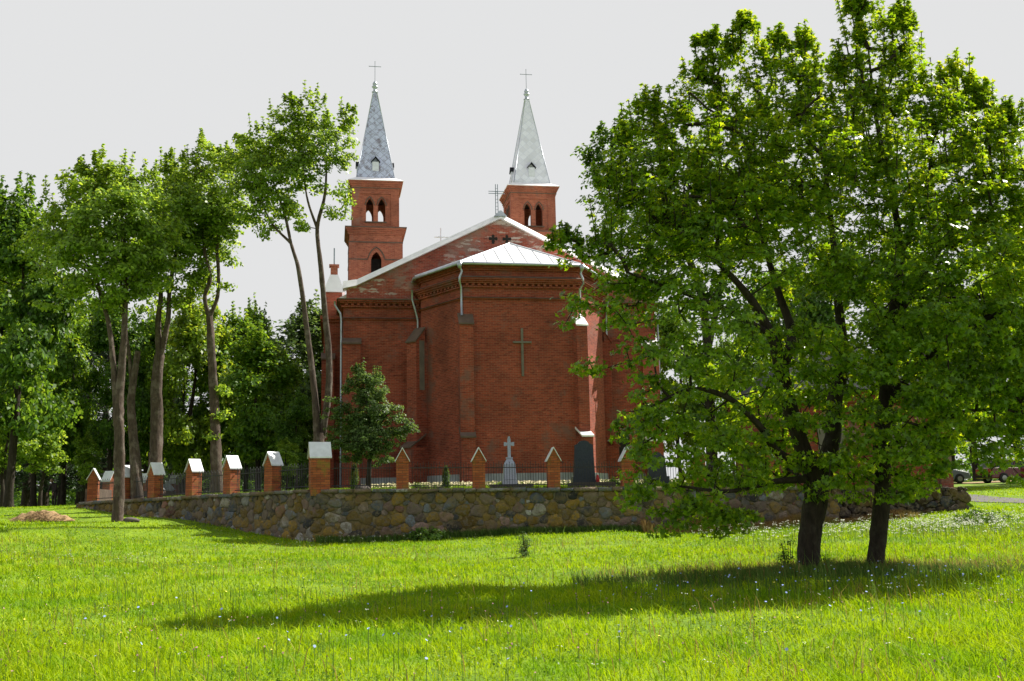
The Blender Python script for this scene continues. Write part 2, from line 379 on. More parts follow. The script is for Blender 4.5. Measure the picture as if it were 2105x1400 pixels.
# churchyard terrace as its own sheet
mb = MB()
pts = [(x, y) for x, y in YP]
gx, gy = np.arange(-23, 42.5, 1.0), np.arange(33, 116, 1.0)
bm_v = []; 
import bmesh
bm = bmesh.new(); vs = [bm.verts.new((x, y, 0)) for x, y in pts]; bm.faces.new(vs)
for gx_ in gx:
    bmesh.ops.bisect_plane(bm, geom=bm.verts[:]+bm.edges[:]+bm.faces[:], plane_co=(gx_, 0, 0), plane_no=(1, 0, 0))
for gy_ in gy:
    bmesh.ops.bisect_plane(bm, geom=bm.verts[:]+bm.edges[:]+bm.faces[:], plane_co=(0, gy_, 0), plane_no=(0, 1, 0))
for v in bm.verts: v.co.z = yz1(v.co.x, v.co.y)
be = [e for e in bm.edges if e.is_boundary]
r = bmesh.ops.extrude_edge_only(bm, edges=be)
cx_, cy_ = 6, 70
for v in [g for g in r['geom'] if isinstance(g, bmesh.types.BMVert)]:
    back = v.co.x > 15.5 or v.co.y > 62
    if back: v.co.x += 2.2 if v.co.x > 0 else -1.5
    else: v.co.x += .1; v.co.y += .25
    v.co.z -= 1.7
me = bpy.data.meshes.new('churchyard_ground'); bm.normal_update(); bm.to_mesh(me); bm.free()
o = finish(me, 'churchyard_ground', M['ground'], None); o['kind'] = 'structure'
for p in me.polygons: p.use_smooth = False

# asphalt path on the right
def ribbon(name, pts, wd, mat, dz=.03):
    P = []; 
    for i in range(len(pts)-1):
        for t in np.linspace(0, 1, 12, endpoint=False): P.append(np.array(pts[i])*(1-t)+np.array(pts[i+1])*t)
    P.append(np.array(pts[-1])); V = []; nn = 7
    for i, p in enumerate(P):
        t = P[min(i+1, len(P)-1)]-P[max(i-1, 0)]; t /= np.linalg.norm(t); nrm = np.array([-t[1], t[0]])
        for k in range(nn):
            q = p+nrm*wd*(k/(nn-1)-.5); V.append((q[0], q[1], tz(*q)+dz))
    i = (np.arange(len(P)-1)[:, None]*nn+np.arange(nn-1)[None]).ravel()
    F = np.c_[i, i+1, i+nn+1, i+nn]
    o = mesh_np(name, np.array(V), F, np.full(len(F), 4), mat); o['kind'] = 'structure'
ribbon('path', [(17.5,58),(20.5,52),(22.3,47),(27,43),(36,40),(50,38)], 2.6, M['asphalt'])
ribbon('parking_strip', [(24,73),(30,72.6),(45,72),(60,71)], 4.0, M['straw'], .04)

# ------------------------------------------------------------------ the church
church = empty('church', (0.3, 50.0, 0), 'large red brick church with twin pointed metal spires behind the fence', 'church', rz=R(10))
BZ = 1.7
def off(poly, d):                        # offset a counter-clockwise outline outwards
    n = len(poly); r = []
    for i in range(n):
        p0, p1, p2 = [Vector(poly[(i+k) % n]) for k in (-1, 0, 1)]
        a = (p1-p0).normalized(); b = (p2-p1).normalized()
        na = Vector((a.y, -a.x)); nb = Vector((b.y, -b.x)); m = (na+nb).normalized()
        r.append(tuple(p1+m*(d/max(.3, m.dot(na)))))
    return r
def dentils(mb, p, q, z0, z1, dep, step=.3, wd=.14):
    p = Vector(p); q = Vector(q); L = (q-p).length; t = (q-p)/L; nn = Vector((t.y, -t.x)); k = int(L/step)
    for i in range(k):
        c = p+t*((i+.5)*L/k); a = c-t*wd/2; b = c+t*wd/2
        P = [a-nn*.05, b-nn*.05, b+nn*dep, a+nn*dep]
        mb.prism([(v.x, v.y) for v in P][::-1] if False else [(v.x, v.y) for v in P], z0, z1)
APS = [(-2.68, 0), (3.05, 0), (5.2, 3.3), (5.2, 4.3), (-4.5, 4.3), (-4.5, 3.3)]
NAV = [(-8.5, 4.0), (8.4, 4.0), (8.4, 28.4), (-8.5, 28.4)]
C0 = -.12
mb = MB(); mb.prism(APS, BZ, 13.2); mb.build('apse_wall', M['brick'], church)
mb = MB(); mb.prism(NAV, BZ, 12.1); mb.build('nave_wall', M['brick'], church)
for P, nm, z in ((APS, 'apse_plinth', 2.86), (NAV, 'nave_plinth', 2.84)):
    mb = MB(); mb.prism(off(P, .1), BZ-.3, z, off(P, .06)); mb.build(nm, M['cement'], church)
# apse cornices
mb = MB()
mb.prism(off(APS, .07), 11.44, 11.5); mb.prism(off(APS, .1), 12.02, 12.1); mb.prism(off(APS, .18), 12.22, 12.3)
mb.prism(off(APS, .26), 12.3, 12.4); mb.prism(off(APS, .34), 12.4, 12.47)
mb.prism(off(APS, .08), 12.9, 13.0); mb.prism(off(APS, .18), 13.0, 13.09); mb.prism(off(APS, .26), 13.09, 13.17)
for i in (0, 1, 4, 5): dentils(mb, APS[i], APS[(i+1) % 6], 12.1, 12.23, .15)
mb.build('apse_cornice', M['brick'], church)
mb = MB(); mb.prism(off(APS, .13), 11.5, 11.56, off(APS, .02)); mb.prism(off(APS, .37), 12.47, 12.52, off(APS, .3)); mb.prism(off(APS, .3), 12.52, 12.62, off(APS, .03))
mb.build('cornice_weathering', M['ledge'], church)
mb = MB()
mb.prism(off(NAV, .07), 11.05, 11.12); mb.prism(off(NAV, .12), 11.7, 11.78); mb.prism(off(NAV, .2), 11.9, 11.98); mb.prism(off(NAV, .3), 11.98, 12.07)
for a, b in (((-8.5, 4.0), (-4.5, 4.0)), ((5.2, 4.0), (8.4, 4.0)), ((-8.5, 9), (-8.5, 4.0)), ((8.4, 4.0), (8.4, 9))): dentils(mb, a, b, 11.78, 11.9, .17)
mb.build('nave_cornice', M['brick'], church)
mb = MB(); mb.prism(off(NAV, .13), 11.12, 11.17, off(NAV, .03)); mb.prism(off(NAV, .36), 12.07, 12.13); mb.build('cornice_weathering', M['ledge'], church)
# gable
def gz(u): return 16.98-abs(u-C0)*.497
mb = MB(); mb.prism_y([(-8.35, 12.13), (8.2, 12.13), (8.2, 12.75), (7.6, 12.95), (C0, gz(C0)-.3), (-7.75, 12.95), (-8.35, 12.75)], 4.05, 4.6)
gable = mb.build('gable_wall', M['brick_gable'], church)
def quatre(cx, cz, r=.105):
    return [(cx-r*.55, cz-2.7*r), (cx+r*.55, cz-2.7*r), (cx+r*.9, cz-1.3*r), (cx+.6*r, cz-.6*r), (cx+2*r, cz-.9*r), (cx+2.4*r, cz), (cx+2*r, cz+.9*r),
            (cx+.6*r, cz+.6*r), (cx+.8*r, cz+1.7*r), (cx, cz+2.3*r), (cx-.8*r, cz+1.7*r), (cx-.6*r, cz+.6*r), (cx-2*r, cz+.9*r), (cx-2.4*r, cz), (cx-2*r, cz-.9*r), (cx-.6*r, cz-.6*r), (cx-.9*r, cz-1.3*r)]
for cx in (-.52, .24):
    mb = MB(); mb.prism_y(quatre(cx, 15.6), 4.03, 4.2); mb.build('quatrefoil_opening', M['dark'], church)
# coping
mb = MB()
for s in (-1, 1):
    e = 7.75; xs_ = (C0, C0+s*e)
    P = [(C0, gz(C0)+.04), (C0, gz(C0)-.27), (C0+s*e, gz(C0+e)-.27-.02), (C0+s*e, gz(C0+e)+.06)]
    if s == 1: P = P[::-1]
    n_ = len(P); lean_ = [.22 if k_ in ((0, 3) if s == -1 else (0, 3)) else 0 for k_ in range(4)]
    tops_ = [C0, C0+s*e]; yf = [3.8+(.24 if abs(z_-(gz(x_)+.04)) < .06 or abs(z_-(gz(x_)+.06)) < .06 else 0) for x_, z_ in P]
    mb.add([(x_, y_, z_) for (x_, z_), y_ in zip(P, yf)]+[(x_, 4.95, z_) for x_, z_ in P], [tuple(range(n_)), tuple(range(2*n_-1, n_-1, -1))]+[(i, n_+i, n_+(i+1) % n_, (i+1) % n_) for i in range(n_)])
    P = [(C0+s*7.72, 13.22), (C0+s*7.72, 12.84), (C0+s*8.42, 12.68), (C0+s*8.42, 13.1)]
    if s == 1: P = P[::-1]
    mb.add([(x_, 3.79+(.24 if z_ > 13 else 0), z_) for x_, z_ in P]+[(x_, 4.97, z_) for x_, z_ in P], [(0, 1, 2, 3), (7, 6, 5, 4)]+[(i, 4+i, 4+(i+1) % 4, (i+1) % 4) for i in range(4)])
mb.build('gable_coping', M['metal_old'], church)
mb = MB(); mb.prism_y([(C0-.35, gz(C0)-.16), (C0+.35, gz(C0)-.16), (C0+.05, gz(C0)+.14), (C0-.05, gz(C0)+.14)], 3.8, 5.0); mb.build('ridge_cap', M['zinc'], church)
# nave roof
mb = MB(); mb.prism_y([(-8.8, 12.15), (8.7, 12.15), (8.7, 12.3), (C0, 16.72), (-8.8, 12.3)], 4.62, 28.6); mb.build('nave_roof', M['metal'], church)
# apse roof: hip with standing seams
E_ = off(APS, .33); zt = 13.24; ridge0 = (.22, 3.1, 15.1); ridge1 = (.1, 4.06, 15.16)
mb = MB()
e0, e1, e2, e3, e4, e5 = [(x, y, zt) for x, y in E_]
bl = (E_[5][0], 4.06, zt); br_ = (E_[2][0], 4.06, zt)
mb.face([e0, e1, ridge0]); mb.face([e1, e2, br_, ridge1, ridge0]); mb.face([e5, e0, ridge0, ridge1, bl])
mb.prism([(x, y) for x, y in E_], 13.17, 13.24)
rf = mb.build('apse_roof', M['metal'], church)
mb = MB(); r0 = Vector(ridge0)
for k in range(1, 9):
    x = e0[0]+(e1[0]-e0[0])*k/9; b = Vector((x, e0[1], zt)); 
    # seams run straight up the slope and stop at the hips
    xr = r0.x; hl = abs(x-xr)/max(1e-3, (e1[0]-xr)); top = Vector((x, e0[1]+(r0.y-e0[1])*(1-hl), zt+(r0.z-zt)*(1-hl)))
    mb.tube([b+Vector((0, 0, .02)), top+Vector((0, 0, .02))], .016, 4)
for a in (e0, e1, e2, e5): mb.tube([Vector(a)+Vector((0, 0, .02)), (r0 if a in (e0, e1) else r0)+Vector((0, 0, .03))], .035, 5)
mb.build('standing_seam', M['cap'], rf)
# gutters and downpipes
def pipe(pts, r=.055): mb = MB(); mb.tube(pts, r, 8); return mb.build('downpipe', M['zinc'], church, True)
g = off(APS, .4); mb = MB()
mb.tube([(g[5][0], 4.0, 13.12), (g[5][0], g[5][1], 13.13), (g[0][0], g[0][1], 13.16), (g[1][0], g[1][1], 13.16), (g[2][0], g[2][1], 13.13), (g[2][0], 4.0, 13.12)], .075, 8)
mb.lathe([(.07, 12.9), (.11, 13.0), (.14, 13.2)], g[0][0], g[0][1], 10); mb.lathe([(.07, 12.9), (.11, 13.0), (.14, 13.2)], g[1][0], g[1][1], 10)
mb.build('apse_gutter', M['zinc'], church, True)
pipe([(g[0][0], g[0][1], 13.0), (-2.8, -.36, 12.75), (-2.92, -.42, 12.45), (-2.94, -.4, 12.25), (-2.82, -.13, 12.0), (-2.8, -.1, 10.6)])
pipe([(g[1][0], g[1][1], 13.0), (3.2, -.36, 12.75), (3.3, -.42, 12.45), (3.32, -.4, 12.25), (3.2, -.1, 12.0), (3.17, -.06, 10.6)])
pipe([(-4.95, 3.6, 12.6), (-4.95, 3.6, 12.1), (-4.72, 3.72, 11.3), (-4.65, 3.75, 11.0), (-4.63, 3.75, 2.4)])
pipe([(5.65, 3.6, 12.6), (5.65, 3.6, 12.1), (5.6, 3.85, 11.3), (5.6, 3.9, 11.0), (5.65, 3.9, 2.4)])
pipe([(-8.95, 3.9, 12.0), (-8.95, 3.9, 11.8), (-8.66, 3.9, 11.35), (-8.62, 3.88, 11.0), (-8.6, 3.86, 2.4)], .05)
pipe([(8.85, 3.9, 12.0), (8.85, 3.9, 11.8), (8.55, 3.9, 11.35), (8.5, 3.88, 11.0), (8.5, 3.86, 2.4)], .05)

# buttresses: built facing -y, then turned about their corner
def buttress(x, y, ang, wd, stages, capmat, patch=False):
    T = Matrix.Translation((x, y, 0)) @ Matrix.Rotation(ang, 4, 'Z')
    mb = MB(); mb.M = T; caps = []; z0 = BZ
    for (dep, z1, rise) in stages:
        mb.box(-wd/2, wd/2, -dep, .3, z0, z1)
        mb.prism_x([(-dep, z1), (.05, z1), (.05, z1+rise)], -wd/2, wd/2)
        cp = MB(); cp.M = T; cp.prism_x([(-dep-.07, z1-.06), (-dep-.07, z1+.02), (.04, z1+rise+.1), (.04, z1+rise)], -wd/2-.04, wd/2+.04); caps.append(cp)
        z0 = z1
    b = mb.build('buttress', M['brick'], church); [cp.build('buttress_cap', capmat, b) for cp in caps]
    if patch:
        pm = MB(); pm.M = T; d = stages[-1][0]; pm.box(-wd/2-.012, wd/2+.012, -d*.62, -.02, 7.2, 9.75); pm.build('cement_patch', M['patch'], b)
    return b
buttress(-2.62, .02, 0, .68, [(.62, 4.62, .42), (.4, 10.15, .5)], M['ledge'])
buttress(3.08, .12, R(14), .6, [(.7, 4.62, .42), (.45, 10.15, .45)], M['metal_old'])
buttress(-4.62, 3.0, R(-50), .7, [(1.0, 4.3, .6), (.6, 9.7, .7)], M['ledge'], True)
buttress(5.42, 3.6, R(72), .45, [(.55, 4.3, .4), (.3, 9.9, .5)], M['brick'], False)
buttress(-8.08, 4.02, 0, .92, [(.5, 4.4, .4), (.3, 9.78, .25)], M['ledge'])
buttress(7.98, 4.02, 0, .92, [(.5, 4.6, .35), (.3, 9.78, .25)], M['metal_old'])
# wall cross
mb = MB(); mb.box(.14, .25, -.09, .02, 7.6, 9.98); mb.box(-.26, .66, -.1, .02, 9.24, 9.34); mb.build('wall_cross', M['patch'], church)
# side wing on the left with its brick pinnacle and white roof
for s in (-1, 1):
    xo = s*9.55; xi = s*8.3
    mb = MB(); mb.box(min(xo, xi), max(xo, xi), 8, 17, BZ, 11.9); mb.box(min(xo, xi)-.12, max(xo, xi)+.12, 7.9, 17.1, 11.6, 11.75); mb.box(min(xo, xi)-.2, max(xo, xi)+.2, 7.8, 17.2, 11.75, 11.95)
    mb.box(s*9.0-.45, s*9.0+.45, 7.9, 8.9, 11.9, 13.3); wing = mb.build('side_wing', M['brick'], church)
    mb = MB(); mb.prism([(s*9.0-.6, 7.75), (s*9.0+.6, 7.75), (s*9.0+.6, 9.1), (s*9.0-.6, 9.1)], 13.3, 14.35, [(s*9.0-.22, 8.1), (s*9.0+.22, 8.1), (s*9.0+.22, 8.6), (s*9.0-.22, 8.6)])
    mb.prism_y([(xo-.1*s, 11.95), (xi, 11.95), (xi, 13.0)][::-1 if s == -1 else 1], 8.95, 17)
    mb.build('wing_roof', M['metal'], wing)
    mb = MB(); mb.box(s*9-.2, s*9+.2, 8.15, 8.55, 14.2, 14.85); mb.box(s*9-.28, s*9+.28, 8.07, 8.63, 14.85, 14.95); mb.build('pinnacle', M['brick_tower'], wing)
    mb = MB(); mb.tube([(s*9, 8.35, 14.9), (s*9, 8.35, 15.95)], .04, 6); mb.build('finial_rod', M['ironc'], wing)
    buttress(s*9.3, 8.02, 0, .7, [(.6, 4.6, .4), (.4, 9.5, .3)], M['ledge'])

# towers
def arch(cx, hw, zs, zt, n=7):           # pointed arch, from left spring to right spring
    P = []
    h = zt-zs
    for i in range(n+1):
        t = i/n; P.append((cx-hw+hw*t**1.5, zs+h*sin(t*1.2)/sin(1.2)))
    P[-1] = (cx, zt)
    return P+[(2*cx-x, z) for x, z in P[::-1][1:]]
def wall_open(mb, x0, x1, z0, z1, ops, y0, y1):   # wall in the x,z plane with arched openings (cx, half width, sill, spring, top)
    ops = sorted(ops); X = x0
    for y in (y0, y1):
        X = x0
        for cx, hw, zb, zs, zt in ops:
            def q(P): mb.face([(a, y, c) for a, c in (P if y == y0 else P[::-1])])
            q([(X, z0), (cx-hw, z0), (cx-hw, z1), (X, z1)])
            if zb > z0: q([(cx-hw, z0), (cx+hw, z0), (cx+hw, zb), (cx-hw, zb)])
            A = arch(cx, hw, zs, zt); k = len(A)//2
            q([*A[:k+1], (cx, z1), (cx-hw, z1)][::1]); q([*A[k:], (cx+hw, z1), (cx, z1)])
            X = cx+hw
        mb.face([(a, y, c) for a, c in ([(X, z0), (x1, z0), (x1, z1), (X, z1)] if y == y0 else [(X, z0), (x1, z0), (x1, z1), (X, z1)][::-1])])
    for cx, hw, zb, zs, zt in ops:
        O = [(cx-hw, zb), *arch(cx, hw, zs, zt), (cx+hw, zb)]
        for i in range(len(O)):
            a, b = O[i], O[(i+1) % len(O)]
            mb.face([(a[0], y0, a[1]), (a[0], y1, a[1]), (b[0], y1, b[1]), (b[0], y0, b[1])])
def sq(h): return [(-h, -h), (h, -h), (h, h), (-h, h)]
def tower(cu, spmat, label):
    T = Matrix.Translation((cu, 24.5+1.95, 0))
    t = MB(); t.M = T; t.prism(sq(1.93), BZ, 17.3)
    ledge = MB(); ledge.M = T; dk = MB(); dk.M = T
    for k in range(4):
        Rk = T @ Matrix.Rotation(k*pi/2, 4, 'Z'); t.M = Rk; ledge.M = Rk
        wall_open(t, -1.93, 1.93, 17.3, 21.1, [(.03, .38, 17.9, 19.15, 19.78)], -1.93, -1.58)
        # hood mould round the arch and string course
        A = arch(.03, .62, 19.2, 20.12, 9); 
        ledge.tube([(-1.96, -1.95, 19.2)]+[(x, -1.95, z) for x, z in A]+[(1.96, -1.95, 19.2)], .05, 5)
        ledge.box(-1.98, 1.98, -1.99, -1.9, 20.45, 20.53)
        # panelled belfry stage: corner strips stand proud of the wall
        wall_open(t, -1.7, 1.7, 21.6, 24.6, [(-.44, .27, 22.13, 23.35, 23.92), (.44, .27, 22.13, 23.35, 23.92)], -1.66, -1.3)
        for s in (-1, 1): t.box(min(s*1.72, s*1.12), max(s*1.72, s*1.12), -1.73, -1.6, 21.6, 24.5)
        t.box(-1.12, 1.12, -1.73, -1.6, 24.25, 24.5)
        for c in (-.44, .44): 
            ledge.tube([(x, -1.69, z) for x, z in arch(c, .34, 23.38, 24.02, 7)], .045, 5)
        ledge.box(-.8, .8, -1.75, -1.6, 22.05, 22.13)
        for s in (-1, 1):  t.box(min(s*1.95, s*1.35), max(s*1.95, s*1.35), -1.97, -1.9, 17.3, 20.45)
    t.M = T; ledge.M = T
    for h, a, b in ((1.99, 21.05, 21.15), (2.05, 21.15, 21.28), (2.12, 21.28, 21.42), (2.2, 21.42, 21.55)): t.prism(sq(h), a, b)
    for h, a, b in ((1.76, 24.5, 24.66), (1.8, 24.7, 24.82), (1.86, 24.82, 24.96), (1.93, 24.96, 25.1), (2.0, 25.1, 25.19)): t.prism(sq(h), a, b)
    tw = t.build('tower', M['brick_tower'], church); tw['label'] = label
    ledge.prism(sq(2.26), 21.55, 21.62); ledge.prism(sq(1.82), 24.66, 24.7)
    ledge.build('string_course', M['ledge'], tw)
    for nm_, h_, a_, b_ in (('belfry_ceiling', 1.3, 24.3, 24.52), ('dark_core', .85, 17.3, 19.5)):  # lower one: solid dark block added for the shaded interior behind the arches
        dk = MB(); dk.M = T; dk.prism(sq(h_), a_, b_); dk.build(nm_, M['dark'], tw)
    s = MB(); s.M = T
    s.prism(sq(2.04), 25.19, 25.23); s.prism(sq(2.04), 25.23, 25.6, sq(1.42)); s.build('spire_skirt', M['metal_old'], tw)
    s = MB(); s.M = T; s.prism(sq(1.42), 25.6, 32.88, sq(.14)); 
    sp = s.build('spire', spmat, tw)
    f = MB(); f.M = T; f.lathe([(a_, b_+.68) for a_, b_ in [(.17, 32.15), (.26, 32.22), (.14, 32.3), (.13, 32.5), (.24, 32.62), (.24, 32.68), (.1, 32.72), (.17, 32.82), (.19, 32.9), (.12, 33.03), (.03, 33.15)]], 0, 0, 10)
    for a in range(4):
        g = a*pi/2+pi/4; f.tube([(cos(g)*1.42*1.414, sin(g)*1.42*1.414, 25.6), (cos(g)*.14*1.414, sin(g)*.14*1.414, 32.88)], .035, 5)
    f.build('finial', M['zinc'], tw, True)
    c = MB(); c.M = T; c.tube([(0, 0, 33.8), (0, 0, 35.4)], .02, 6); c.tube([(-.45, 0, 35.0), (.45, 0, 35.0)], .022, 6)
    for p in ((-.45, 35.0), (.45, 35.0), (0, 35.4)): c.lathe([(.01, p[1]-.04), (.035, p[1]), (.01, p[1]+.04)], p[0], 0, 6)
    c.build('spire_cross', M['ironc'], tw)
    for k in range(4):                   # a little gabled hatch on each face
        l = MB(); l.M = T @ Matrix.Rotation(k*pi/2, 4, 'Z'); d = Vector
        z0, z1 = 26.15, 27.0; yy = -(1.42-(z0-25.6)*.194)-.1
        l.box(-.24, .24, yy+.03, yy+.5, z0, z1-.15); hb = l.build('spire_hatch', M['cap'], sp)
        l = MB(); l.M = T @ Matrix.Rotation(k*pi/2, 4, 'Z')
        l.prism_y([(-.34, z1-.2), (0, z1+.2), (.34, z1-.2), (.34, z1-.14), (0, z1+.27), (-.34, z1-.14)][::-1], yy-.04, yy+.6)
        l.build('hatch_roof', M['slate'], hb)
    return tw
tower(-6.0, M['spireL'], 'left tower, its spire tiles stained and streaked')
tower(5.92, M['spireR'], 'right tower with a clean pale spire')
# pediment between the towers carries a cross; iron cross on the ridge above the gable
mb = MB(); mb.prism_y([(-4.1, 12.2), (4.0, 12.2), (4.0, 15.5), (-.8, 18.8), (-4.1, 16.5)], 27.6, 28.2); mb.build('front_gable', M['brick_tower'], church)
mb = MB(); mb.tube([(-.85, 27.9, 18.7), (-.85, 27.9, 22.6)], .05, 6); mb.tube([(-1.35, 27.9, 21.9), (-.3, 27.9, 21.9)], .05, 6); mb.build('front_cross', M['cap'], church)
mb = MB()
for dx in (-.07, .07): mb.tube([(C0-.12+dx, 4.3, 17.0), (C0-.12+dx*.8, 4.3, 18.75)], .022, 5)
for dz in (-.06, .06): mb.tube([(C0-.57, 4.3, 18.28+dz), (C0+.33, 4.3, 18.28+dz)], .022, 5)
for k in range(8): mb.tube([(C0-.19, 4.3, 17.1+.2*k), (C0-.05, 4.3, 17.1+.2*k)], .012, 4)
mb.build('gable_cross', M['ironc'], church)
# a barred window low on the right side of the back wall
mb = MB(); mb.prism_y([(6.1, 3.6), (6.7, 3.6), (6.7, 4.9), (6.4, 5.25), (6.1, 4.9)], 3.96, 4.1); mb.build('window', M['dark'], church)

# ------------------------------------------------------------------ fieldstone wall
rng = np.random.default_rng(7)
def LP(line, s, d=0):                    # line 1 = front wall, 2 = left wall; d = distance outwards
    D, Nn = (D1, N1) if line == 1 else (D2, N2)
    return WC+D*s+Nn*d
swall = empty('fieldstone_wall', (0, 0, 0), 'long mossy fieldstone retaining wall with ochre lichen, turning a corner under the brick pillars', 'wall')
def top(line, s): return ftop(s) if line == 1 else ltop(s)
mb = MB(); OUT = .3
for line, L in ((1, FL), (2, LL+.4)):
    n = int(L/.5); 
    for i in range(n):
        a, b = L*i/n, L*(i+1)/n
        P = []
        for s_ in (a, b):
            g0 = LP(line, s_, OUT+.06); g1 = LP(line, s_, OUT); g2 = LP(line, s_, -.3); zb = tz(*g0)-.5; zt_ = top(line, s_)-.03
            P.append([(g0[0], g0[1], zb), (g1[0], g1[1], zt_), (g2[0], g2[1], zt_), (g2[0], g2[1], zb)])
        A, B = P
        if line == 1: mb.face([A[0], B[0], B[1], A[1]]); mb.face([A[1], B[1], B[2], A[2]]); mb.face([A[2], B[2], B[3], A[3]])
        else: mb.face([B[0], A[0], A[1], B[1]]); mb.face([B[1], A[1], A[2], B[2]]); mb.face([B[2], A[2], A[3], B[3]])
        if i == 0: mb.face([A[0], A[1], A[2], A[3]]); 
        if i == n-1: mb.face([B[3], B[2], B[1], B[0]])
# the corner wedge
c1 = LP(1, 0, OUT); c2 = LP(2, 0, OUT); cm = WC+(N1+N2)/np.linalg.norm(N1+N2)*OUT*1.12
zb = tz(*cm)-.5; mb.prism([tuple(WC), tuple(c2), tuple(cm), tuple(c1)], zb, 2.0)
mb.build('mortar_core', M['mortar'], swall)
PAL = np.array([(.13,.145,.17),(.11,.12,.15),(.2,.15,.13),(.23,.15,.13),(.05,.05,.055),(.07,.065,.06),(.19,.13,.045),(.22,.14,.03),(.19,.125,.03),(.28,.27,.27),(.16,.12,.1),(.18,.09,.075),(.24,.22,.2)])
PW = np.array([3,2,3,2,2.5,2,3,3,3,1,3,.7,1]); PW = PW/PW.sum()
def stones(line, s0, s1, ztopf, outd, dens=1.0, name='stones', parent=swall, pal=PAL, pw=PW):
    n = int((s1-s0)*1500*dens); S = rng.uniform(s0, s1, n); tt = rng.uniform(0, 1, n)
    rr = np.sort(rng.choice([.22, .185, .155, .12, .09, .065], n, p=[.03, .08, .15, .22, .26, .26]))[::-1]
    rr = rr*rng.uniform(.85, 1.12, n)
    P = LP(line, S[:, None], outd) if False else (WC+np.outer(S, D1 if line == 1 else D2)+(N1 if line == 1 else N2)*outd)
    zb = terr(P[:, 0], P[:, 1])-.12; zt_ = ztopf(S)-.1; Z = zb+tt*(zt_-zb)
    asp = rng.uniform(1.0, 1.45, n); ok = []; ax = []; gx = {}
    for i in range(n):
        rx, rz = rr[i]*asp[i]**.5, rr[i]/asp[i]**.5
        if Z[i]+rz > zt_[i]+.05: continue
        ki, kj = int(S[i]/.5), int(Z[i]/.5); bad = False
        for a in (ki-1, ki, ki+1):
            for b in (kj-1, kj, kj+1):
                for j in gx.get((a, b), ()):
                    if ((S[i]-S[j])/(rx+rr[j]*asp[j]**.5))**2+((Z[i]-Z[j])/(rz+rr[j]/asp[j]**.5))**2 < .74: bad = True; break
                if bad: break
            if bad: break
        if not bad: gx.setdefault((ki, kj), []).append(i); ok.append(i)
    K = 12; V = []; F = []; T = []; C = []
    D, Nn = (D1, N1) if line == 1 else (D2, N2); base = 0
    for i in ok:
        rx, rz = rr[i]*asp[i]**.5, rr[i]/asp[i]**.5; h = .16*rr[i]+.018; rot = rng.uniform(-.4, .4)
        ph = np.arange(K)/K*2*pi; wob = 1+.14*np.sin(2*ph+rng.uniform(0, 6))+.13*np.sin(3*ph+rng.uniform(0, 6))+rng.uniform(-.11, .11, K)
        cx, cz = np.cos(ph)*wob, np.sin(ph)*wob
        cc = PAL[rng.choice(len(pal), p=pw)]*rng.uniform(.55, 1.4)
        rings = [(1.06, -.07), (.97, .5*h), (.84, .85*h), (.45, h*rng.uniform(.95, 1.1))]
        for q, o_ in rings:
            a = cx*q*rx; b = cz*q*rz; a, b = a*cos(rot)-b*sin(rot), a*sin(rot)+b*cos(rot)
            a = a+S[i]; b = b+Z[i]; o2 = outd+o_+(rng.uniform(-.012, .012, K) if q < 1 else 0)
            V.append(np.c_[WC[0]+a*D[0]+Nn[0]*o2, WC[1]+a*D[1]+Nn[1]*o2, b])
        C.append(np.tile(cc, (K*4, 1)))
        for r_ in range(3):
            for k in range(K):
                f = [base+r_*K+k, base+r_*K+(k+1) % K, base+(r_+1)*K+(k+1) % K, base+(r_+1)*K+k]
                F += f if line == 1 else f[::-1]; T.append(4)
        f = [base+3*K+k for k in range(K)]; F += f if line == 1 else f[::-1]; T.append(K)
        base += 4*K
    return mesh_np(name, np.vstack(V), np.array(F), np.array(T), M['stone'], parent, True, np.vstack(C))
stones(1, -.06, FL, lambda s: 2.03-.012*s, OUT+.02)
stones(2, -.06, LL+.3, lambda s: 2.04-.0145*s, OUT+.02)
# quoins at the corner and flat coping stones
V = []; F = []; C = []; T = []; b0 = 0
def rough_block(cx, cy, cz, sx, sy, sz, ang, c):
    global b0
    q = np.array([(x, y, z) for z in (-1, 1) for y in (-1, 1) for x in (-1, 1)], float)*[sx/2, sy/2, sz/2]+rng.uniform(-.018, .018, (8, 3))
    ca, sa = cos(ang), sin(ang); q = np.c_[q[:, 0]*ca-q[:, 1]*sa+cx, q[:, 0]*sa+q[:, 1]*ca+cy, q[:, 2]+cz]
    V.append(q); C.append(np.tile(c, (8, 1)))
    for f in ((0,2,3,1),(4,5,7,6),(0,1,5,4),(1,3,7,5),(3,2,6,7),(2,0,4,6)): F.extend([b0+i for i in f]); T.append(4)
    b0 += 8
for line, L, ang in ((1, FL, A6), (2, LL, atan2(D2[1], D2[0]))):
    s_ = .1
    while s_ < L-.2:
        l = rng.uniform(.3, .85); p = LP(line, s_+l/2, OUT-.1); c = PAL[rng.choice([0, 1, 9, 12, 10, 2])]*rng.uniform(.8, 1.3)
        rough_block(p[0], p[1], top(line, s_+l/2)-.03, l-.03, .44, .11+rng.uniform(-.02, .03), ang, c); s_ += l
mesh_np('coping', np.vstack(V), np.array(F), np.array(T), M['stone'], swall, False, np.vstack(C))

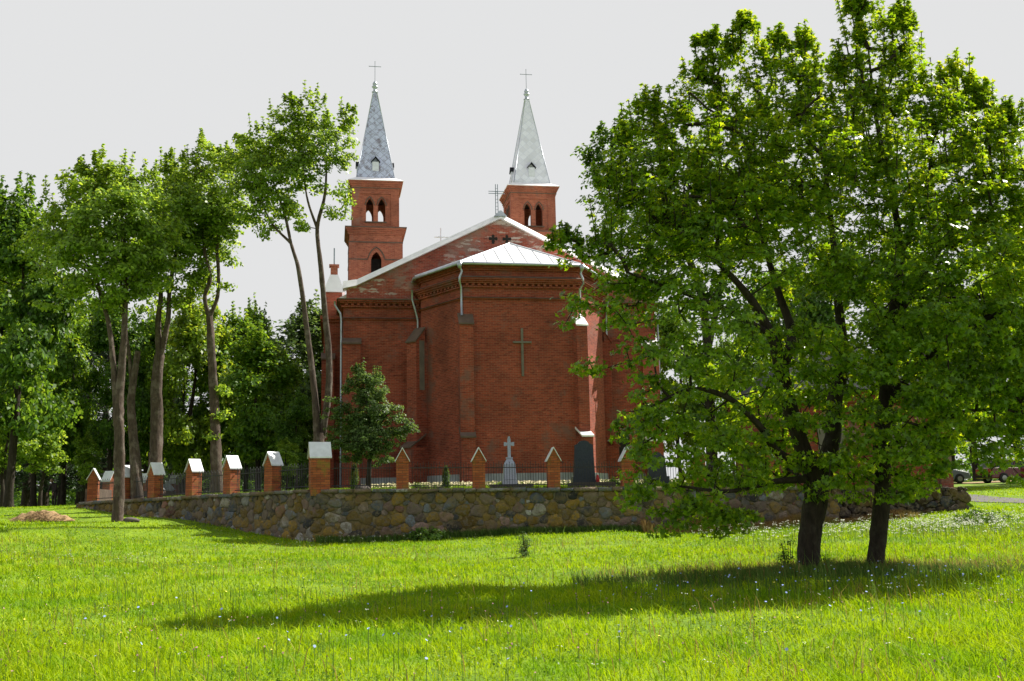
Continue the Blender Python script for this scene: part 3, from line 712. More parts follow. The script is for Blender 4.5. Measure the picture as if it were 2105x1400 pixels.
# ------------------------------------------------------------------ brick pillars and iron fence
def pillar_mesh(wd, h, caph, name='brick_pillar'):
    sh = MB(); sh.box(-wd/2, wd/2, -wd/2, wd/2, -.12, h); sh.box(-wd/2-.02, wd/2+.02, -wd/2-.02, wd/2+.02, h-.08, h-.003)
    sh.prism_y([(-wd/2-.0, h), (wd/2, h), (0, h+caph)], -wd/2+.01, wd/2-.01)
    cp = MB(); t = .03; e = wd/2+.045; k = caph/(wd/2)
    for s in (-1, 1):
        P = [(0, h+caph+t*1.6), (0, h+caph+.002), (s*e, h+.002-(e-wd/2)*k), (s*e, h-(e-wd/2)*k+t*1.6)]
        cp.prism_y(P if s == -1 else P[::-1], -wd/2-.05, wd/2+.05)
    return sh, cp
def pillar(x, y, z, rz, wd, h, caph, label, src=None, group='brick pillars with gabled caps along the wall'):
    if src is None:
        e = empty('brick_pillar', (x, y, z), label, 'pillar', group, rz)
        sh, cp = pillar_mesh(wd, h, caph); sh.build('shaft', M['brick_pillar'], e); cp.build('pillar_cap', M['cap'], e)
        return e
    e = copy_tree(src); e.location = (x, y, z); e.rotation_euler = (0, 0, rz); e['label'] = label; return e
FS = [2.75, 5.29, 7.82, 10.35, 12.84, 15.25]
LS = [2.38, 4.7, 7.0, 9.5, 11.55, 14.05]
big = pillar(*LP(1, .02, .0), 1.97, R(18)+pi/2, .62, 1.16, .44, 'largest brick pillar, on the corner of the stone wall, under a wide zinc cap', group=None)
fl = ['brick pillar whose plain narrow cap stands right of the small tree', 'brick pillar between the small thuja and the grey cross monument', 'brick pillar between the grey cross monument and the tall dark gravestone',
      'brick pillar just right of the tall dark gravestone', 'brick pillar almost hidden by the hanging maple branches', 'brick pillar beside the left edge of the brick gatehouse']
ll = ['brick pillar on the receding wall, first left of the corner pillar', 'brick pillar on the receding wall, with dappled shade on its white cap', 'brick pillar on the receding wall, in front of the tall grey forked trunk foot',
      'brick pillar on the receding wall, beneath the thick trunk with the white cap lit', 'brick pillar half hidden behind the near thick trunk', 'last brick pillar where the receding wall ends, its cap turned edge on']
p0 = None
for s_, l_ in zip(FS, fl):
    p = LP(1, s_); p0 = pillar(p[0], p[1], ftop(s_)-.02, A6, .41, 1.0, .37, l_) if p0 is None else pillar(p[0], p[1], ftop(s_)-.02, A6, .41, 1.0, .37, l_, p0)
ang2 = atan2(N2[1], N2[0])+pi/2
for i, (s_, l_) in enumerate(zip(LS, ll)):
    p = LP(2, s_); pillar(p[0], p[1], ltop(s_)-.02, ang2+(.9 if i == 5 else 0), .41, 1.0, .37, l_, p0)
bk = [((-18.35, 46.6), 'grey capped pillar of the rear wall, first behind the end pillar'), ((-19.2, 53.4), 'far pillar of the rear wall seen between the two thick trunks'), ((-20.0, 60.5), 'farthest capped pillar of the rear wall, beside the white painted graves')]
for (x, y), l_ in bk: pillar(x, y, yz1(x, y)+.05, R(70), .41, 1.0, .37, l_, p0)

def fence(p, q, zp, zq, label, parent=None, gap=.24):
    p = np.array(p); q = np.array(q); L = np.linalg.norm(q-p); t = (q-p)/L; ang = atan2(t[1], t[0])
    e = empty('iron_fence_panel', (p[0], p[1], zp), label, 'fence', 'iron fence panels between the pillars', ang)
    sl = (zq-zp)/L; a, b = gap, L-gap; n = int((b-a)/.088); mb = MB()
    for i in range(1, n):
        x = a+(b-a)*i/n; z = sl*x; h = .86 if i % 2 else .8
        mb.box(x-.007, x+.007, -.007, .007, z+.04, z+h); mb.prism([(x-.013, -.013), (x+.013, -.013), (x+.013, .013), (x-.013, .013)], z+h, z+h+.05, [(x-.002, -.002), (x+.002, -.002), (x+.002, .002), (x-.002, .002)])
    mb.build('pickets', M['iron'], e)
    for zz in (.12, .7):
        mb = MB(); mb.add([(a-.02, -.018, sl*a+zz-.014), (b+.02, -.018, sl*b+zz-.014), (b+.02, .018, sl*b+zz-.014), (a-.02, .018, sl*a+zz-.014), (a-.02, -.018, sl*a+zz+.014), (b+.02, -.018, sl*b+zz+.014), (b+.02, .018, sl*b+zz+.014), (a-.02, .018, sl*a+zz+.014)],
              [(0,3,2,1),(4,5,6,7),(0,1,5,4),(1,2,6,5),(2,3,7,6),(3,0,4,7)]); mb.build('rail', M['iron'], e)
    return e
fn = ['black iron fence panel right of the corner pillar, in front of the small tree trunk', 'black iron fence panel in front of the small thuja and low grey grave', 'black iron fence panel in front of the grey cross monument',
      'black iron fence panel in front of the tall dark gravestone', 'black iron fence panel behind the hanging maple leaves, before the second dark gravestone', 'black iron fence panel nearest the gatehouse']
ss = [.1]+FS
for i in range(6): fence(LP(1, ss[i]), LP(1, ss[i+1]), ftop(ss[i])+.02, ftop(ss[i+1])+.02, fn[i], gap=.34 if i == 0 else .24)
fn = ['iron fence panel on the receding wall, left of the corner pillar', 'iron fence panel on the receding wall, second from the corner', 'iron fence panel in front of the tall forked tree', 'iron fence panel in front of the third thick trunk',
      'iron fence panel beside the near thick trunk, far graves showing through', 'iron fence panel at the far end of the receding wall']
ss = [.1]+LS
for i in range(6): fence(LP(2, ss[i]), LP(2, ss[i+1]), ltop(ss[i])+.02, ltop(ss[i+1])+.02, fn[i], gap=.34 if i == 0 else .24)
rear = empty('rear_brick_wall', (0, 0, 0), 'low brown boundary wall at the far left end of the churchyard', 'wall')
mb = MB(); pr = [tuple(LP(2, LL)), (-18.35, 46.6), (-19.2, 53.4), (-20, 60.5)]
for a, b in zip(pr[:-1], pr[1:]):
    a = np.array(a); b = np.array(b); t = (b-a)/np.linalg.norm(b-a); n_ = np.array([-t[1], t[0]])*.15
    mb.prism([tuple(a-n_), tuple(b-n_), tuple(b+n_), tuple(a+n_)][::1], .9, yz1(*a)+.62)
mb.build('masonry', M['wood'], rear)

# ------------------------------------------------------------------ graves
def gpos(px, Y): r = at(px, 1000, Y); return r[0], r[1], yz1(r[0], r[1])
x, y, z = gpos(1048, 37.6)
e = empty('grave_monument', (x, y, z), 'blue-grey granite monument topped by a stone cross', 'gravestone', 'graves behind the fence', A6)
mb = MB(); mb.box(-.27, .27, -.22, .22, -.1, .34); mb.build('base', M['granite_grey'], e)
mb = MB(); mb.prism([(-.24,-.2),(.24,-.2),(.24,.2),(-.24,.2)], .36, .92, [(-.2,-.17),(.2,-.17),(.2,.17),(-.2,.17)]); mb.prism([(-.2,-.17),(.2,-.17),(.2,.17),(-.2,.17)], .92, 1.12, [(-.09,-.08),(.09,-.08),(.09,.08),(-.09,.08)]); mb.box(-.12, .12, -.1, .1, 1.12, 1.17)
mb.build('pedestal', M['granite_grey'], e)
mb = MB(); mb.box(-.055, .055, -.05, .05, 1.17, 1.86); mb.box(-.15, -.055, -.05, .05, 1.6, 1.71); mb.box(.055, .15, -.05, .05, 1.6, 1.71)
for xx, zz in ((-.15, 1.655), (.15, 1.655), (0, 1.86)): mb.box(xx-.035, xx+.035, -.055, .055, zz-.07, zz+.07)
mb.build('cross', M['granite_grey'], e)
def stele(px, Y, wd, h, label, dark=True, kerb=True):
    x, y, z = gpos(px, Y); e = empty('gravestone', (x, y, z), label, 'gravestone', 'graves behind the fence', A6)
    mb = MB(); mb.box(-wd*.72, wd*.72, -.25, .25, -.1, .2); mb.box(-wd*.62, wd*.62, -.2, .2, .2, .42); mb.build('base', M['granite_dark'], e)
    P = [(-wd*.52, .42), (wd*.52, .42), (wd*.44, h-.16), (wd*.3, h-.12)]+[(wd*.28*cos(a), h-.12+.12*sin(a)) for a in np.linspace(0.2, pi-.2, 7)]+[(-wd*.3, h-.12), (-wd*.44, h-.16)]
    mb = MB(); mb.prism_y(P, -.08, .08); mb.build('tablet', M['granite_dark'], e)
    return e
stele(1202, 37.2, .74, 1.74, 'tall dark granite gravestone with a rounded top behind the fence')
stele(1352, 37.6, .66, 1.3, 'shorter dark gravestone half hidden behind the maple leaves')
def kerb(px, Y, w_, label, h=.2):
    x, y, z = gpos(px, Y); e = empty('grave_kerb', (x, y, z), label, 'grave kerb', 'graves behind the fence', A6)
    mb = MB(); mb.box(-w_/2, w_/2, -.7, -.6, -.1, h); mb.box(-w_/2, w_/2, .5, .6, -.1, h); mb.build('kerb_stone', M['conc'], e)
    mb = MB(); mb.box(-w_/2, -w_/2+.1, -.6, .5, -.1, h*.98); mb.box(w_/2-.1, w_/2, -.6, .5, -.1, h*.98); mb.build('kerb_stone', M['conc'], e)
    mb = MB(); mb.box(-w_/2+.1, w_/2-.1, -.6, .5, -.1, .05); mb.build('grave_bed', M['mortar'], e)
kerb(1050, 37.0, 1.45, 'dark concrete kerb around the grave with the grey cross monument')
kerb(1215, 36.6, 1.5, 'low dark concrete kerb in front of the tall dark gravestone', .24)
kerb(885, 37.5, 1.0, 'small low grave kerb left of the small thuja', .16)
def lathe_thing(name, px, Y, prof, mat, label, cat, grp=None, dz=0, n=14):
    x, y, z = gpos(px, Y); mb = MB(); mb.lathe(prof, 0, 0, n); o = mb.build(name, mat, None, True); o.location = (x, y, z+dz); tag(o, label, cat, grp); return o
M['red'] = plain('red_glass', (.5, .03, .03), .3, bmp=0)
lathe_thing('grave_lantern', 1229, 36.7, [(.045, 0), (.06, .03), (.06, .16), (.045, .2), (.05, .22), (.02, .27)], M['red'], 'small red grave lantern beside the tall dark gravestone', 'lantern', dz=.24)
lathe_thing('grave_vase', 1227, 36.9, [(.03, 0), (.05, .06), (.04, .2), (.06, .26)], M['white_fl'], 'small white vase beside the tall dark gravestone', 'vase', dz=.3)
def boulder(name, x, y, z, r, label, mat, seed=1):
    rg = np.random.default_rng(seed); bm = bmesh.new(); bmesh.ops.create_icosphere(bm, subdivisions=3, radius=1)
    ph = rg.uniform(0, 6, 6)
    for v in bm.verts:
        c = v.co; k = 1+.14*sin(2.3*c.x+ph[0])*sin(2.7*c.y+ph[1])+.12*sin(3.1*c.z+ph[2]+c.x*2)
        v.co = Vector((c.x*r[0]*k, c.y*r[1]*k, c.z*r[2]*k))
    me = bpy.data.meshes.new(name); bm.to_mesh(me); bm.free(); o = finish(me, name, mat, None, True); o.location = (x, y, z); tag(o, label, 'stone'); return o
x, y, z = gpos(745, 35.9); boulder('boulder', x, y, z+.08, (.3, .25, .22), 'dark round boulder beside the foot of the small tree', M['conc'])
for k, (px, Y, c, lab) in enumerate(((322, 57, 'metal', 'white painted grave box far behind the receding fence'), (344, 60, 'granite_grey', 'pale grey gravestone far behind the receding fence'), (292, 55, 'slate', 'grey roofed dark red grave shelter beyond the fence'))):
    x, y, z = gpos(px, Y); e = empty('distant_grave', (x, y, z), lab, 'grave', None, .3)
    mb = MB(); mb.box(-.35, .35, -.3, .3, -.2, .62); mb.build('grave_body', M['brick'] if k == 2 else M[c], e)
    mb = MB(); mb.prism_y([(-.45, .62), (.45, .62), (0, 1.15)], -.36, .36); mb.build('grave_top', M[c], e)

# ------------------------------------------------------------------ brick gatehouse on the right
gp = WC+D1*18.9-N1*2.4
gh = empty('brick_gatehouse', (gp[0], gp[1], 0), 'small red brick gatehouse on a dark fieldstone plinth behind the two big maples', 'building', rz=A6)
hw = 3.15
mb = MB(); mb.box(-hw, hw, -2.2, 2.4, 1.72, 5.1)
for s in (-1, 1):
    mb.box(min(s*hw, s*(hw-.45)), max(s*hw, s*(hw-.45)), -2.33, -2.1, 1.72, 4.75)
mb.box(-hw-.08, hw+.08, -2.36, 2.48, 4.75, 4.85); mb.box(-hw-.16, hw+.16, -2.44, 2.56, 4.85, 5.0); mb.box(-hw-.24, hw+.24, -2.52, 2.64, 5.0, 5.12)
mb.box(-hw+.45, hw-.45, -2.26, -2.1, 2.75, 2.86)
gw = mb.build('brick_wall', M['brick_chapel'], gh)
for cx in (-1.15, 1.25):
    mb = MB(); A = [(cx-.5, 2.95)]+arch(cx, .5, 3.9, 4.45)+[(cx+.5, 2.95)]; mb.prism_y(A, -2.215, -2.1); o = mb.build('blind_window', M['patch'], gw)
    mb = MB(); mb.tube([(x, -2.24, z) for x, z in arch(cx, .6, 3.9, 4.58)], .08, 6); mb.build('window_arch', M['brick_tower'], gw)
mb = MB(); e = [(-hw-.4, -2.68), (hw+.4, -2.68), (hw+.4, 2.8), (-hw-.4, 2.8)]; mb.prism(e, 5.12, 5.19); mb.prism(e, 5.19, 7.2, [(-.7, -.1), (.7, -.1), (.7, .1), (-.7, .1)]); mb.build('hip_roof', M['slate'], gh)
# battered stone plinth
mb = MB(); P = [(-hw+.9, -2.36), (hw+.12, -2.36), (hw+.12, 2.5), (-hw+.9, 2.5)]; Q = [(-hw+.7, -2.6), (hw+.42, -2.6), (hw+.42, 2.6), (-hw+.7, 2.6)]
mb.prism(Q, .2, 1.72, P); mb.build('plinth_core', M['mortar'], gh)
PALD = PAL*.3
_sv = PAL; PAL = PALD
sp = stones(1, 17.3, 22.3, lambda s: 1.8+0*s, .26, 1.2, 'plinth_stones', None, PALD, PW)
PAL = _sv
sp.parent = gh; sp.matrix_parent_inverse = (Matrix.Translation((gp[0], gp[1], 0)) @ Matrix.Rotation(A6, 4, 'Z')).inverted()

# ------------------------------------------------------------------ cars
def paint(name, c):
    m, nt, b = newmat(name); b.inputs['Base Color'].default_value = (*c, 1); b.inputs['Roughness'].default_value = .3; b.inputs['Coat Weight'].default_value = .6; return m
M['glass'] = paint('car_glass', (.02, .025, .03)); M['tyre'] = plain('tyre', (.02, .02, .02), .8, bmp=0); M['rim'] = plain('rim', (.3, .3, .31), .3, .6, bmp=0)
M['lamp'] = paint('lamp_glass', (.6, .6, .55)); M['tail'] = paint('tail_lamp', (.4, .02, .02))
def car(px, Y, rz, pm, label, hatch=False):
    r = at(px, 985, Y); x, y = r[0], r[1]; e = empty('parked_car', (x, y, tz(x, y)+.05), label, 'car', None, rz)
    L = 2.15; rear_ = [(-L, .62), (-L+.03, .98), (-1.55 if hatch else -1.3, 1.04)] 
    low = [(-L, .3), (L-.05, .3), (L, .55), (L-.1, .74), (1.15, .95), (-1.3, 1.02), (-L+.06, .98), (-L, .7)]
    mb = MB(); mb.prism_y(low, -.84, .84); o = mb.build('body', pm, e); bv = o.modifiers.new('bevel', 'BEVEL'); bv.width = .07; bv.segments = 3
    rx = -2.0 if hatch else -1.55
    mb = MB(); mb.add([(rx, -.78, .97), (1.05, -.78, .93), (1.05, .78, .93), (rx, .78, .97), (rx+.45, -.62, 1.42), (.25, -.62, 1.42), (.25, .62, 1.42), (rx+.45, .62, 1.42)],
        [(0,3,2,1),(4,5,6,7),(0,1,5,4),(1,2,6,5),(2,3,7,6),(3,0,4,7)]); o = mb.build('cabin_glass', M['glass'], e)
    mb = MB(); mb.box(rx+.42, .3, -.64, .64, 1.4, 1.45)
    for yy in (-.7, .7):
        for xx0, xx1 in ((rx+.05, rx+.5), (-.35, -.32), (.98, .27)): mb.tube([(xx0, yy*1.1, .98), (xx1, yy*.9, 1.42)], .035, 6)
    o = mb.build('roof', pm, e)
    for yy in (-.82, .82):
        for xx in (-1.3, 1.35):
            T = Matrix.Translation((xx, yy, .32)) @ Matrix.Rotation(pi/2, 4, 'X')
            mb = MB(); mb.M = T; mb.lathe([(.2, -.1), (.32, -.09), (.33, 0), (.32, .09), (.2, .1)], 0, 0, 20); wh = mb.build('wheel', M['tyre'], e, True)
            mb = MB(); mb.M = T; mb.lathe([(.05, -.115), (.17, -.105), (.17, .105), (.05, .115)], 0, 0, 20); mb.build('rim', M['rim'], wh)
    for yy in (-.62, .62):
        mb = MB(); mb.box(L-.12, L-.01, yy-.16, yy+.16, .6, .72); mb.build('headlight', M['lamp'], e)
        mb = MB(); mb.box(-L-.01, -L+.08, yy-.14, yy+.14, .7, .9); mb.build('tail_light', M['tail'], e)
    for q_ in (L, -L): mb = MB(); mb.box(q_-.04, q_+.04, -.8, .8, .36, .51); mb.build('bumper', M['tyre'], e)
car(2082, 68, R(12), paint('dark_red_paint', (.11, .005, .008)), 'dark red hatchback parked behind the maples at the right edge', True)
car(1921, 71, R(4), paint('grey_paint', (.13, .15, .18)), 'grey car whose front wheel shows just right of the gatehouse')

# ------------------------------------------------------------------ a person at the edge of the wood
def skin(name, pts, edges, rad, mat, parent, sub=2):
    me = bpy.data.meshes.new(name); me.from_pydata(pts, edges, []); o = finish(me, name, mat, parent)
    md = o.modifiers.new('s', 'SKIN')
    for i, r_ in enumerate(rad): me.skin_vertices[0].data[i].radius = (r_, r_) if not isinstance(r_, tuple) else r_
    me.skin_vertices[0].data[0].use_root = True
    s = o.modifiers.new('u', 'SUBSURF'); s.levels = sub; s.render_levels = sub
    for p in me.polygons: p.use_smooth = True
    return o
M['coat'] = plain('dark_jacket', (.06,.045,.05), .9, bmp=0); M['skin'] = plain('skin', (.45, .27, .2), .6, var=.08, bmp=0); M['hair'] = plain('grey_hair', (.2, .17, .15), .9, bmp=0)
px_, py_ = -27.2, 61.0
pe = empty('person', (px_, py_, tz(px_, py_)), 'person in a dark jacket stooping at the edge of the wood on the left', 'person', None, R(160))
pts = [(0,0,.92),(0,.02,1.12),(0,.12,1.32),(0,.2,1.44),(0,.27,1.52),(.1,0,.86),(.11,.05,.5),(.12,-.01,.09),(.12,.12,.04),(-.1,0,.86),(-.12,.09,.5),(-.12,.04,.09),(-.12,.17,.04),(.19,.14,1.36),(.25,.2,1.1),(.22,.36,.92),(-.19,.14,1.36),(-.25,.18,1.1),(-.22,.34,.9)]
ed = [(0,1),(1,2),(2,3),(3,4),(0,5),(5,6),(6,7),(7,8),(0,9),(9,10),(10,11),(11,12),(2,13),(13,14),(14,15),(2,16),(16,17),(17,18)]
rd = [(.17,.12),(.16,.12),(.19,.12),.07,.06,.1,.065,.045,.04,.1,.065,.045,.04,.07,.052,.04,.07,.052,.04]
skin('body', pts, ed, rd, M['coat'], pe)
mb = MB(); mb.lathe([(.02, 1.46), (.07, 1.5), (.085, 1.56), (.088, 1.62), (.07, 1.68), (.02, 1.715)], 0, .3, 14); mb.add([(-.015, .385, 1.56), (.015, .385, 1.56), (0, .41, 1.57), (0, .38, 1.62)], [(0,1,2),(1,3,2),(0,2,3)])
for s in (-1, 1): mb.box(s*.088-.01, s*.088+.01, .29, .32, 1.57, 1.63)
h = mb.build('head', M['skin'], pe, True)
mb = MB(); mb.lathe([(.07, 1.56), (.093, 1.6), (.09, 1.66), (.06, 1.71), (.02, 1.73)], 0, .285, 14); mb.build('hair', M['hair'], h, True)
for s in (-1, 1):
    hp = [(s*.22,.35,.92),(s*.22,.385,.86),(s*.22,.4,.8)]+[q for k in range(4) for q in ((s*.22+(k-1.5)*.018,.40,.79),(s*.22+(k-1.5)*.019,.405,.75),(s*.22+(k-1.5)*.018,.4,.72-.008*abs(k-1.5)))]+[(s*.22-s*.03,.4,.83),(s*.22-s*.05,.415,.79)]
    he = [(0,1),(1,2)]+[e for k in range(4) for e in ((2,3+3*k),(3+3*k,4+3*k),(4+3*k,5+3*k))]+[(1,15),(15,16)]
    skin('hand', hp, he, [.025,.03,.028]+[.009]*12+[.011,.01], M['skin'], pe, 1)

# ------------------------------------------------------------------ straw heap, stones at the tree foot
x, y, z = at(82, 1068, 36); z = tz(x, y)
bm = bmesh.new(); bmesh.ops.create_uvsphere(bm, u_segments=48, v_segments=24, radius=1)
for v in bm.verts:
    c = v.co; a = atan2(c.y, c.x); k = 1+.15*sin(2*a+1)+.1*sin(5*a); h_ = max(0, c.z)**1.6
    v.co = Vector((c.x*.95*k, c.y*.6*k, (h_*.33+.05*sin(7*c.x)*sin(6*c.y+1)*max(0, c.z)+.03*sin(19*c.x+3*c.y)) if c.z > 0 else c.z*.2))
me = bpy.data.meshes.new('heap'); bm.to_mesh(me); bm.free()
he_ = empty('straw_heap', (x, y, z), 'heap of dry brown hay on the grass at the left edge', 'hay heap'); finish(me, 'heap', M['straw'], he_, True)
mb = MB(); rg = random.Random(3)
for i in range(420):
    a = rg.uniform(0, 6.28); q = rg.uniform(0, 1)**.6; cx = cos(a)*q*1.0; cy = sin(a)*q*.65; cz = max(0, 1-q**1.4)*.32+.02
    b = rg.uniform(0, 6.28); l = rg.uniform(.06, .2); mb.tube([(cx-cos(b)*l, cy-sin(b)*l, cz-rg.uniform(0, .06)), (cx+cos(b)*l, cy+sin(b)*l, cz+rg.uniform(0, .05))], .006, 3)
mb.build('loose_straw', M['straw'], he_)
x, y, z = at(268, 1070, 35.9); boulder('boulder', x, y, tz(x, y)+.02, (.3, .2, .12), 'low grey stone in the grass beside the near left trunk', M['conc'], 4)

# ------------------------------------------------------------------ trees
def frusta(P0, P1, r0, r1, n=5):
    d = P1-P0; L = np.linalg.norm(d, axis=1, keepdims=True); d = d/np.maximum(L, 1e-6)
    up = np.where(np.abs(d[:, 2:3]) > .9, np.array([[1., 0, 0]]), np.array([[0., 0, 1]]))
    a = np.cross(d, up); a /= np.linalg.norm(a, axis=1, keepdims=True); b = np.cross(d, a)
    g = np.arange(n)/n*2*pi; cs, sn = np.cos(g), np.sin(g)
    ring = a[:, None]*cs[None, :, None]+b[:, None]*sn[None, :, None]
    V = np.concatenate([P0[:, None]+ring*r0[:, None, None], P1[:, None]+ring*r1[:, None, None]], 1).reshape(-1, 3)
    m = len(P0); base = (np.arange(m)*2*n)[:, None]; k = np.arange(n)[None]; k2 = (k+1) % n
    F = np.stack([base+k2, base+k, base+n+k, base+n+k2], 2).reshape(-1, 4)
    return V, F
def smooth_path(pts, k=6):               # Catmull-Rom through (x,y,z,r)
    P = np.array(pts, float); P = np.vstack([2*P[0]-P[1], P, 2*P[-1]-P[-2]]); o = []
    for i in range(1, len(P)-2):
        for t in np.linspace(0, 1, k, endpoint=False):
            a, b, c, d = P[i-1], P[i], P[i+1], P[i+2]
            o.append(.5*((2*b)+(-a+c)*t+(2*a-5*b+4*c-d)*t*t+(-a+3*b-3*c+d)*t**3))
    o.append(P[-2]); return np.array(o)
def limb_tube(path, rg, n=12, knob=.1):
    V = []; F = []; m = len(path)
    for i in range(m):
        t = path[min(i+1, m-1), :3]-path[max(i-1, 0), :3]; t /= np.linalg.norm(t)+1e-9
        a = np.cross(t, [0, 1, 0.01]); a /= np.linalg.norm(a); b = np.cross(t, a); g = np.arange(n)/n*2*pi
        r = path[i, 3]*(1+knob*np.sin(3*g+i*.35)*.6+rg.uniform(-knob, knob, n)*.6)
        V.append(path[i, :3]+(a[None]*np.cos(g)[:, None]+b[None]*np.sin(g)[:, None])*r[:, None])
    i = np.arange(m-1)[:, None]*n; k = np.arange(n)[None]; k2 = (k+1) % n
    F = np.stack([i+k2, i+k, i+n+k, i+n+k2], 2).reshape(-1, 4)
    return np.vstack(V), F
MAPLE = []
for a, r_ in ((-90, .12), (-52, .62), (-28, .36), (8, .92), (38, .42), (90, 1.0), (142, .42), (172, .92), (208, .36), (232, .62)):
    MAPLE.append((r_*cos(R(a)), r_*sin(R(a))+.05, -.16*r_*r_))
SMALL = [(0, -.75, -.1), (.48, -.15, .03), (.3, .5, 0), (0, .85, -.1), (-.34, .45, 0), (-.48, -.2, .03)]
KITE = [(0, -.8, -.05), (.5, 0, .1), (0, .9, -.05), (-.5, 0, .1)]
def leaves(pos, nrm, size, shape, rg):
    sh = np.array(shape); k = len(sh); n = len(pos)
    nrm = nrm/np.linalg.norm(nrm, axis=1, keepdims=True)
    t = rg.normal(size=(n, 3)); t -= nrm*(t*nrm).sum(1, keepdims=True); t /= np.linalg.norm(t, axis=1, keepdims=True); b = np.cross(nrm, t)
    V = pos[:, None]+size[:, None, None]*.5*(t[:, None]*sh[None, :, 0:1]+b[:, None]*sh[None, :, 1:2]+nrm[:, None]*sh[None, :, 2:3])
    return V.reshape(-1, 3), k
def crown_mesh(targets, rc, per, size, shape, rg, center, flat=.5, outw=.6, rnd=.55, name='crown', mat=None, parent=None, sun=0):
    n = len(targets); vs_ = rg.uniform(0, 1, n); cnt = np.maximum(3, (per*(.35+1.3*vs_)).astype(int)); rc = rc*(.65+.6*vs_)
    idx = np.repeat(np.arange(n), cnt); m = len(idx)
    d = rg.normal(size=(m, 3)); d /= np.linalg.norm(d, axis=1, keepdims=True); q = rg.uniform(0, 1, m)**.45
    rcv = (rc if np.ndim(rc) else np.full(n, rc))[idx]
    o = d*(q*rcv)[:, None]; o[:, 2] *= flat; o[:, 2] -= .25*(o[:, 0]**2+o[:, 1]**2)/np.maximum(rcv, .05)
    p = targets[idx]+o
    out = p-center; out /= np.linalg.norm(out, axis=1, keepdims=True)+1e-6
    nn = np.array([0, 0, 1.])*.75+out*outw+d*.35+rg.normal(size=(m, 3))*rnd
    s = size*rg.uniform(.65, 1.2, m)
    V, k = leaves(p, nn, s, shape, rg)
    return mesh_np(name, V, np.arange(len(V)), np.full(m, k), mat, parent)
def grow(paths, targets, rg, tipr=.008, expo=.44, sag=.08, step=.5, up=.7):
    """paths: list of smoothed limb paths. Twigs reach from the nearest suitable node to each leaf clump."""
    pos = []; par = []; fixed = []
    for p in paths:
        j0 = -1
        if pos:
            A = np.array(pos); j0 = int(np.argmin(((A-p[0, :3])**2).sum(1)))
        for i in range(len(p)):
            pos.append(p[i, :3].copy()); par.append(j0 if i == 0 else len(pos)-2); fixed.append(p[i, 3])
    nfix = len(pos); root = pos[0]; A = np.array(pos)
    dd = np.array([((A-t)**2).sum(1).min() for t in targets]); order = np.argsort(dd)
    cap = nfix+len(targets)*14; B = np.zeros((cap, 3)); B[:nfix] = A; pl = par[:]; cnt = nfix; zmin = root[2]+.0
    rad = np.array(fixed+[0.]*(cap-nfix))
    for ti in order:
        t = targets[ti]; d = B[:cnt]-t; dist = np.sqrt((d**2).sum(1)); pen = np.maximum(0, d[:, 2])*up
        low = np.where(np.arange(cnt) < nfix, np.maximum(0, rad[:cnt]-.05)*2.0, 0)
        j = int(np.argmin(dist+pen+low)); L = dist[j]
        if L < .05: continue
        k = min(12, max(1, int(L/step))); a = B[j].copy(); prev = j
        side = rg.normal(size=3)*.06*L
        for q in range(1, k+1):
            f = q/k; B[cnt] = a*(1-f)+t*f+np.array([0, 0, sag*L])*4*f*(1-f)+side*sin(pi*f)+rg.normal(size=3)*.025*min(L, 2)*(f < 1); pl.append(prev); prev = cnt; cnt += 1
    B = B[:cnt]; pl = np.array(pl); tips = np.zeros(cnt); ch = np.zeros(cnt, int)
    for i in range(cnt-1, -1, -1):
        if ch[i] == 0 and i >= nfix: tips[i] = 1
        if pl[i] >= 0: tips[pl[i]] += tips[i]; ch[pl[i]] += 1
    r = tipr*np.maximum(tips, .6)**expo
    s = np.arange(nfix, cnt); P0 = B[pl[s]]; P1 = B[s]; r1 = r[s]; r0 = np.minimum(r[pl[s]], r1*1.35); r0 = np.maximum(r0, r1)
    return frusta(P0, P1, r0, r1, 5)
def blob_targets(blobs, dens, rg, shell=.35):
    T = []
    for (x, y, z, r) in blobs:
        n = max(3, int(dens*r**2.5)); d = rg.normal(size=(n, 3)); d /= np.linalg.norm(d, axis=1, keepdims=True)
        q = rg.uniform(shell**3, 1, n)**(1/3)*np.where(rg.uniform(0, 1, n) < .22, rg.uniform(1, 1.38, n), 1); o = d*q[:, None]*r; o[:, 2] *= .9
        T.append(np.array([x, y, z])+o)
    return np.vstack(T)
def px_blobs(L): 
    r = []
    for (px, py, Y, rad) in L:
        p = at(px, py, Y); r.append((p[0], p[1], p[2], rad))
    return r
def px_path(L, k=6):
    return smooth_path([(*at(px, py, Y), r_) for px, py, Y, r_ in L], k)
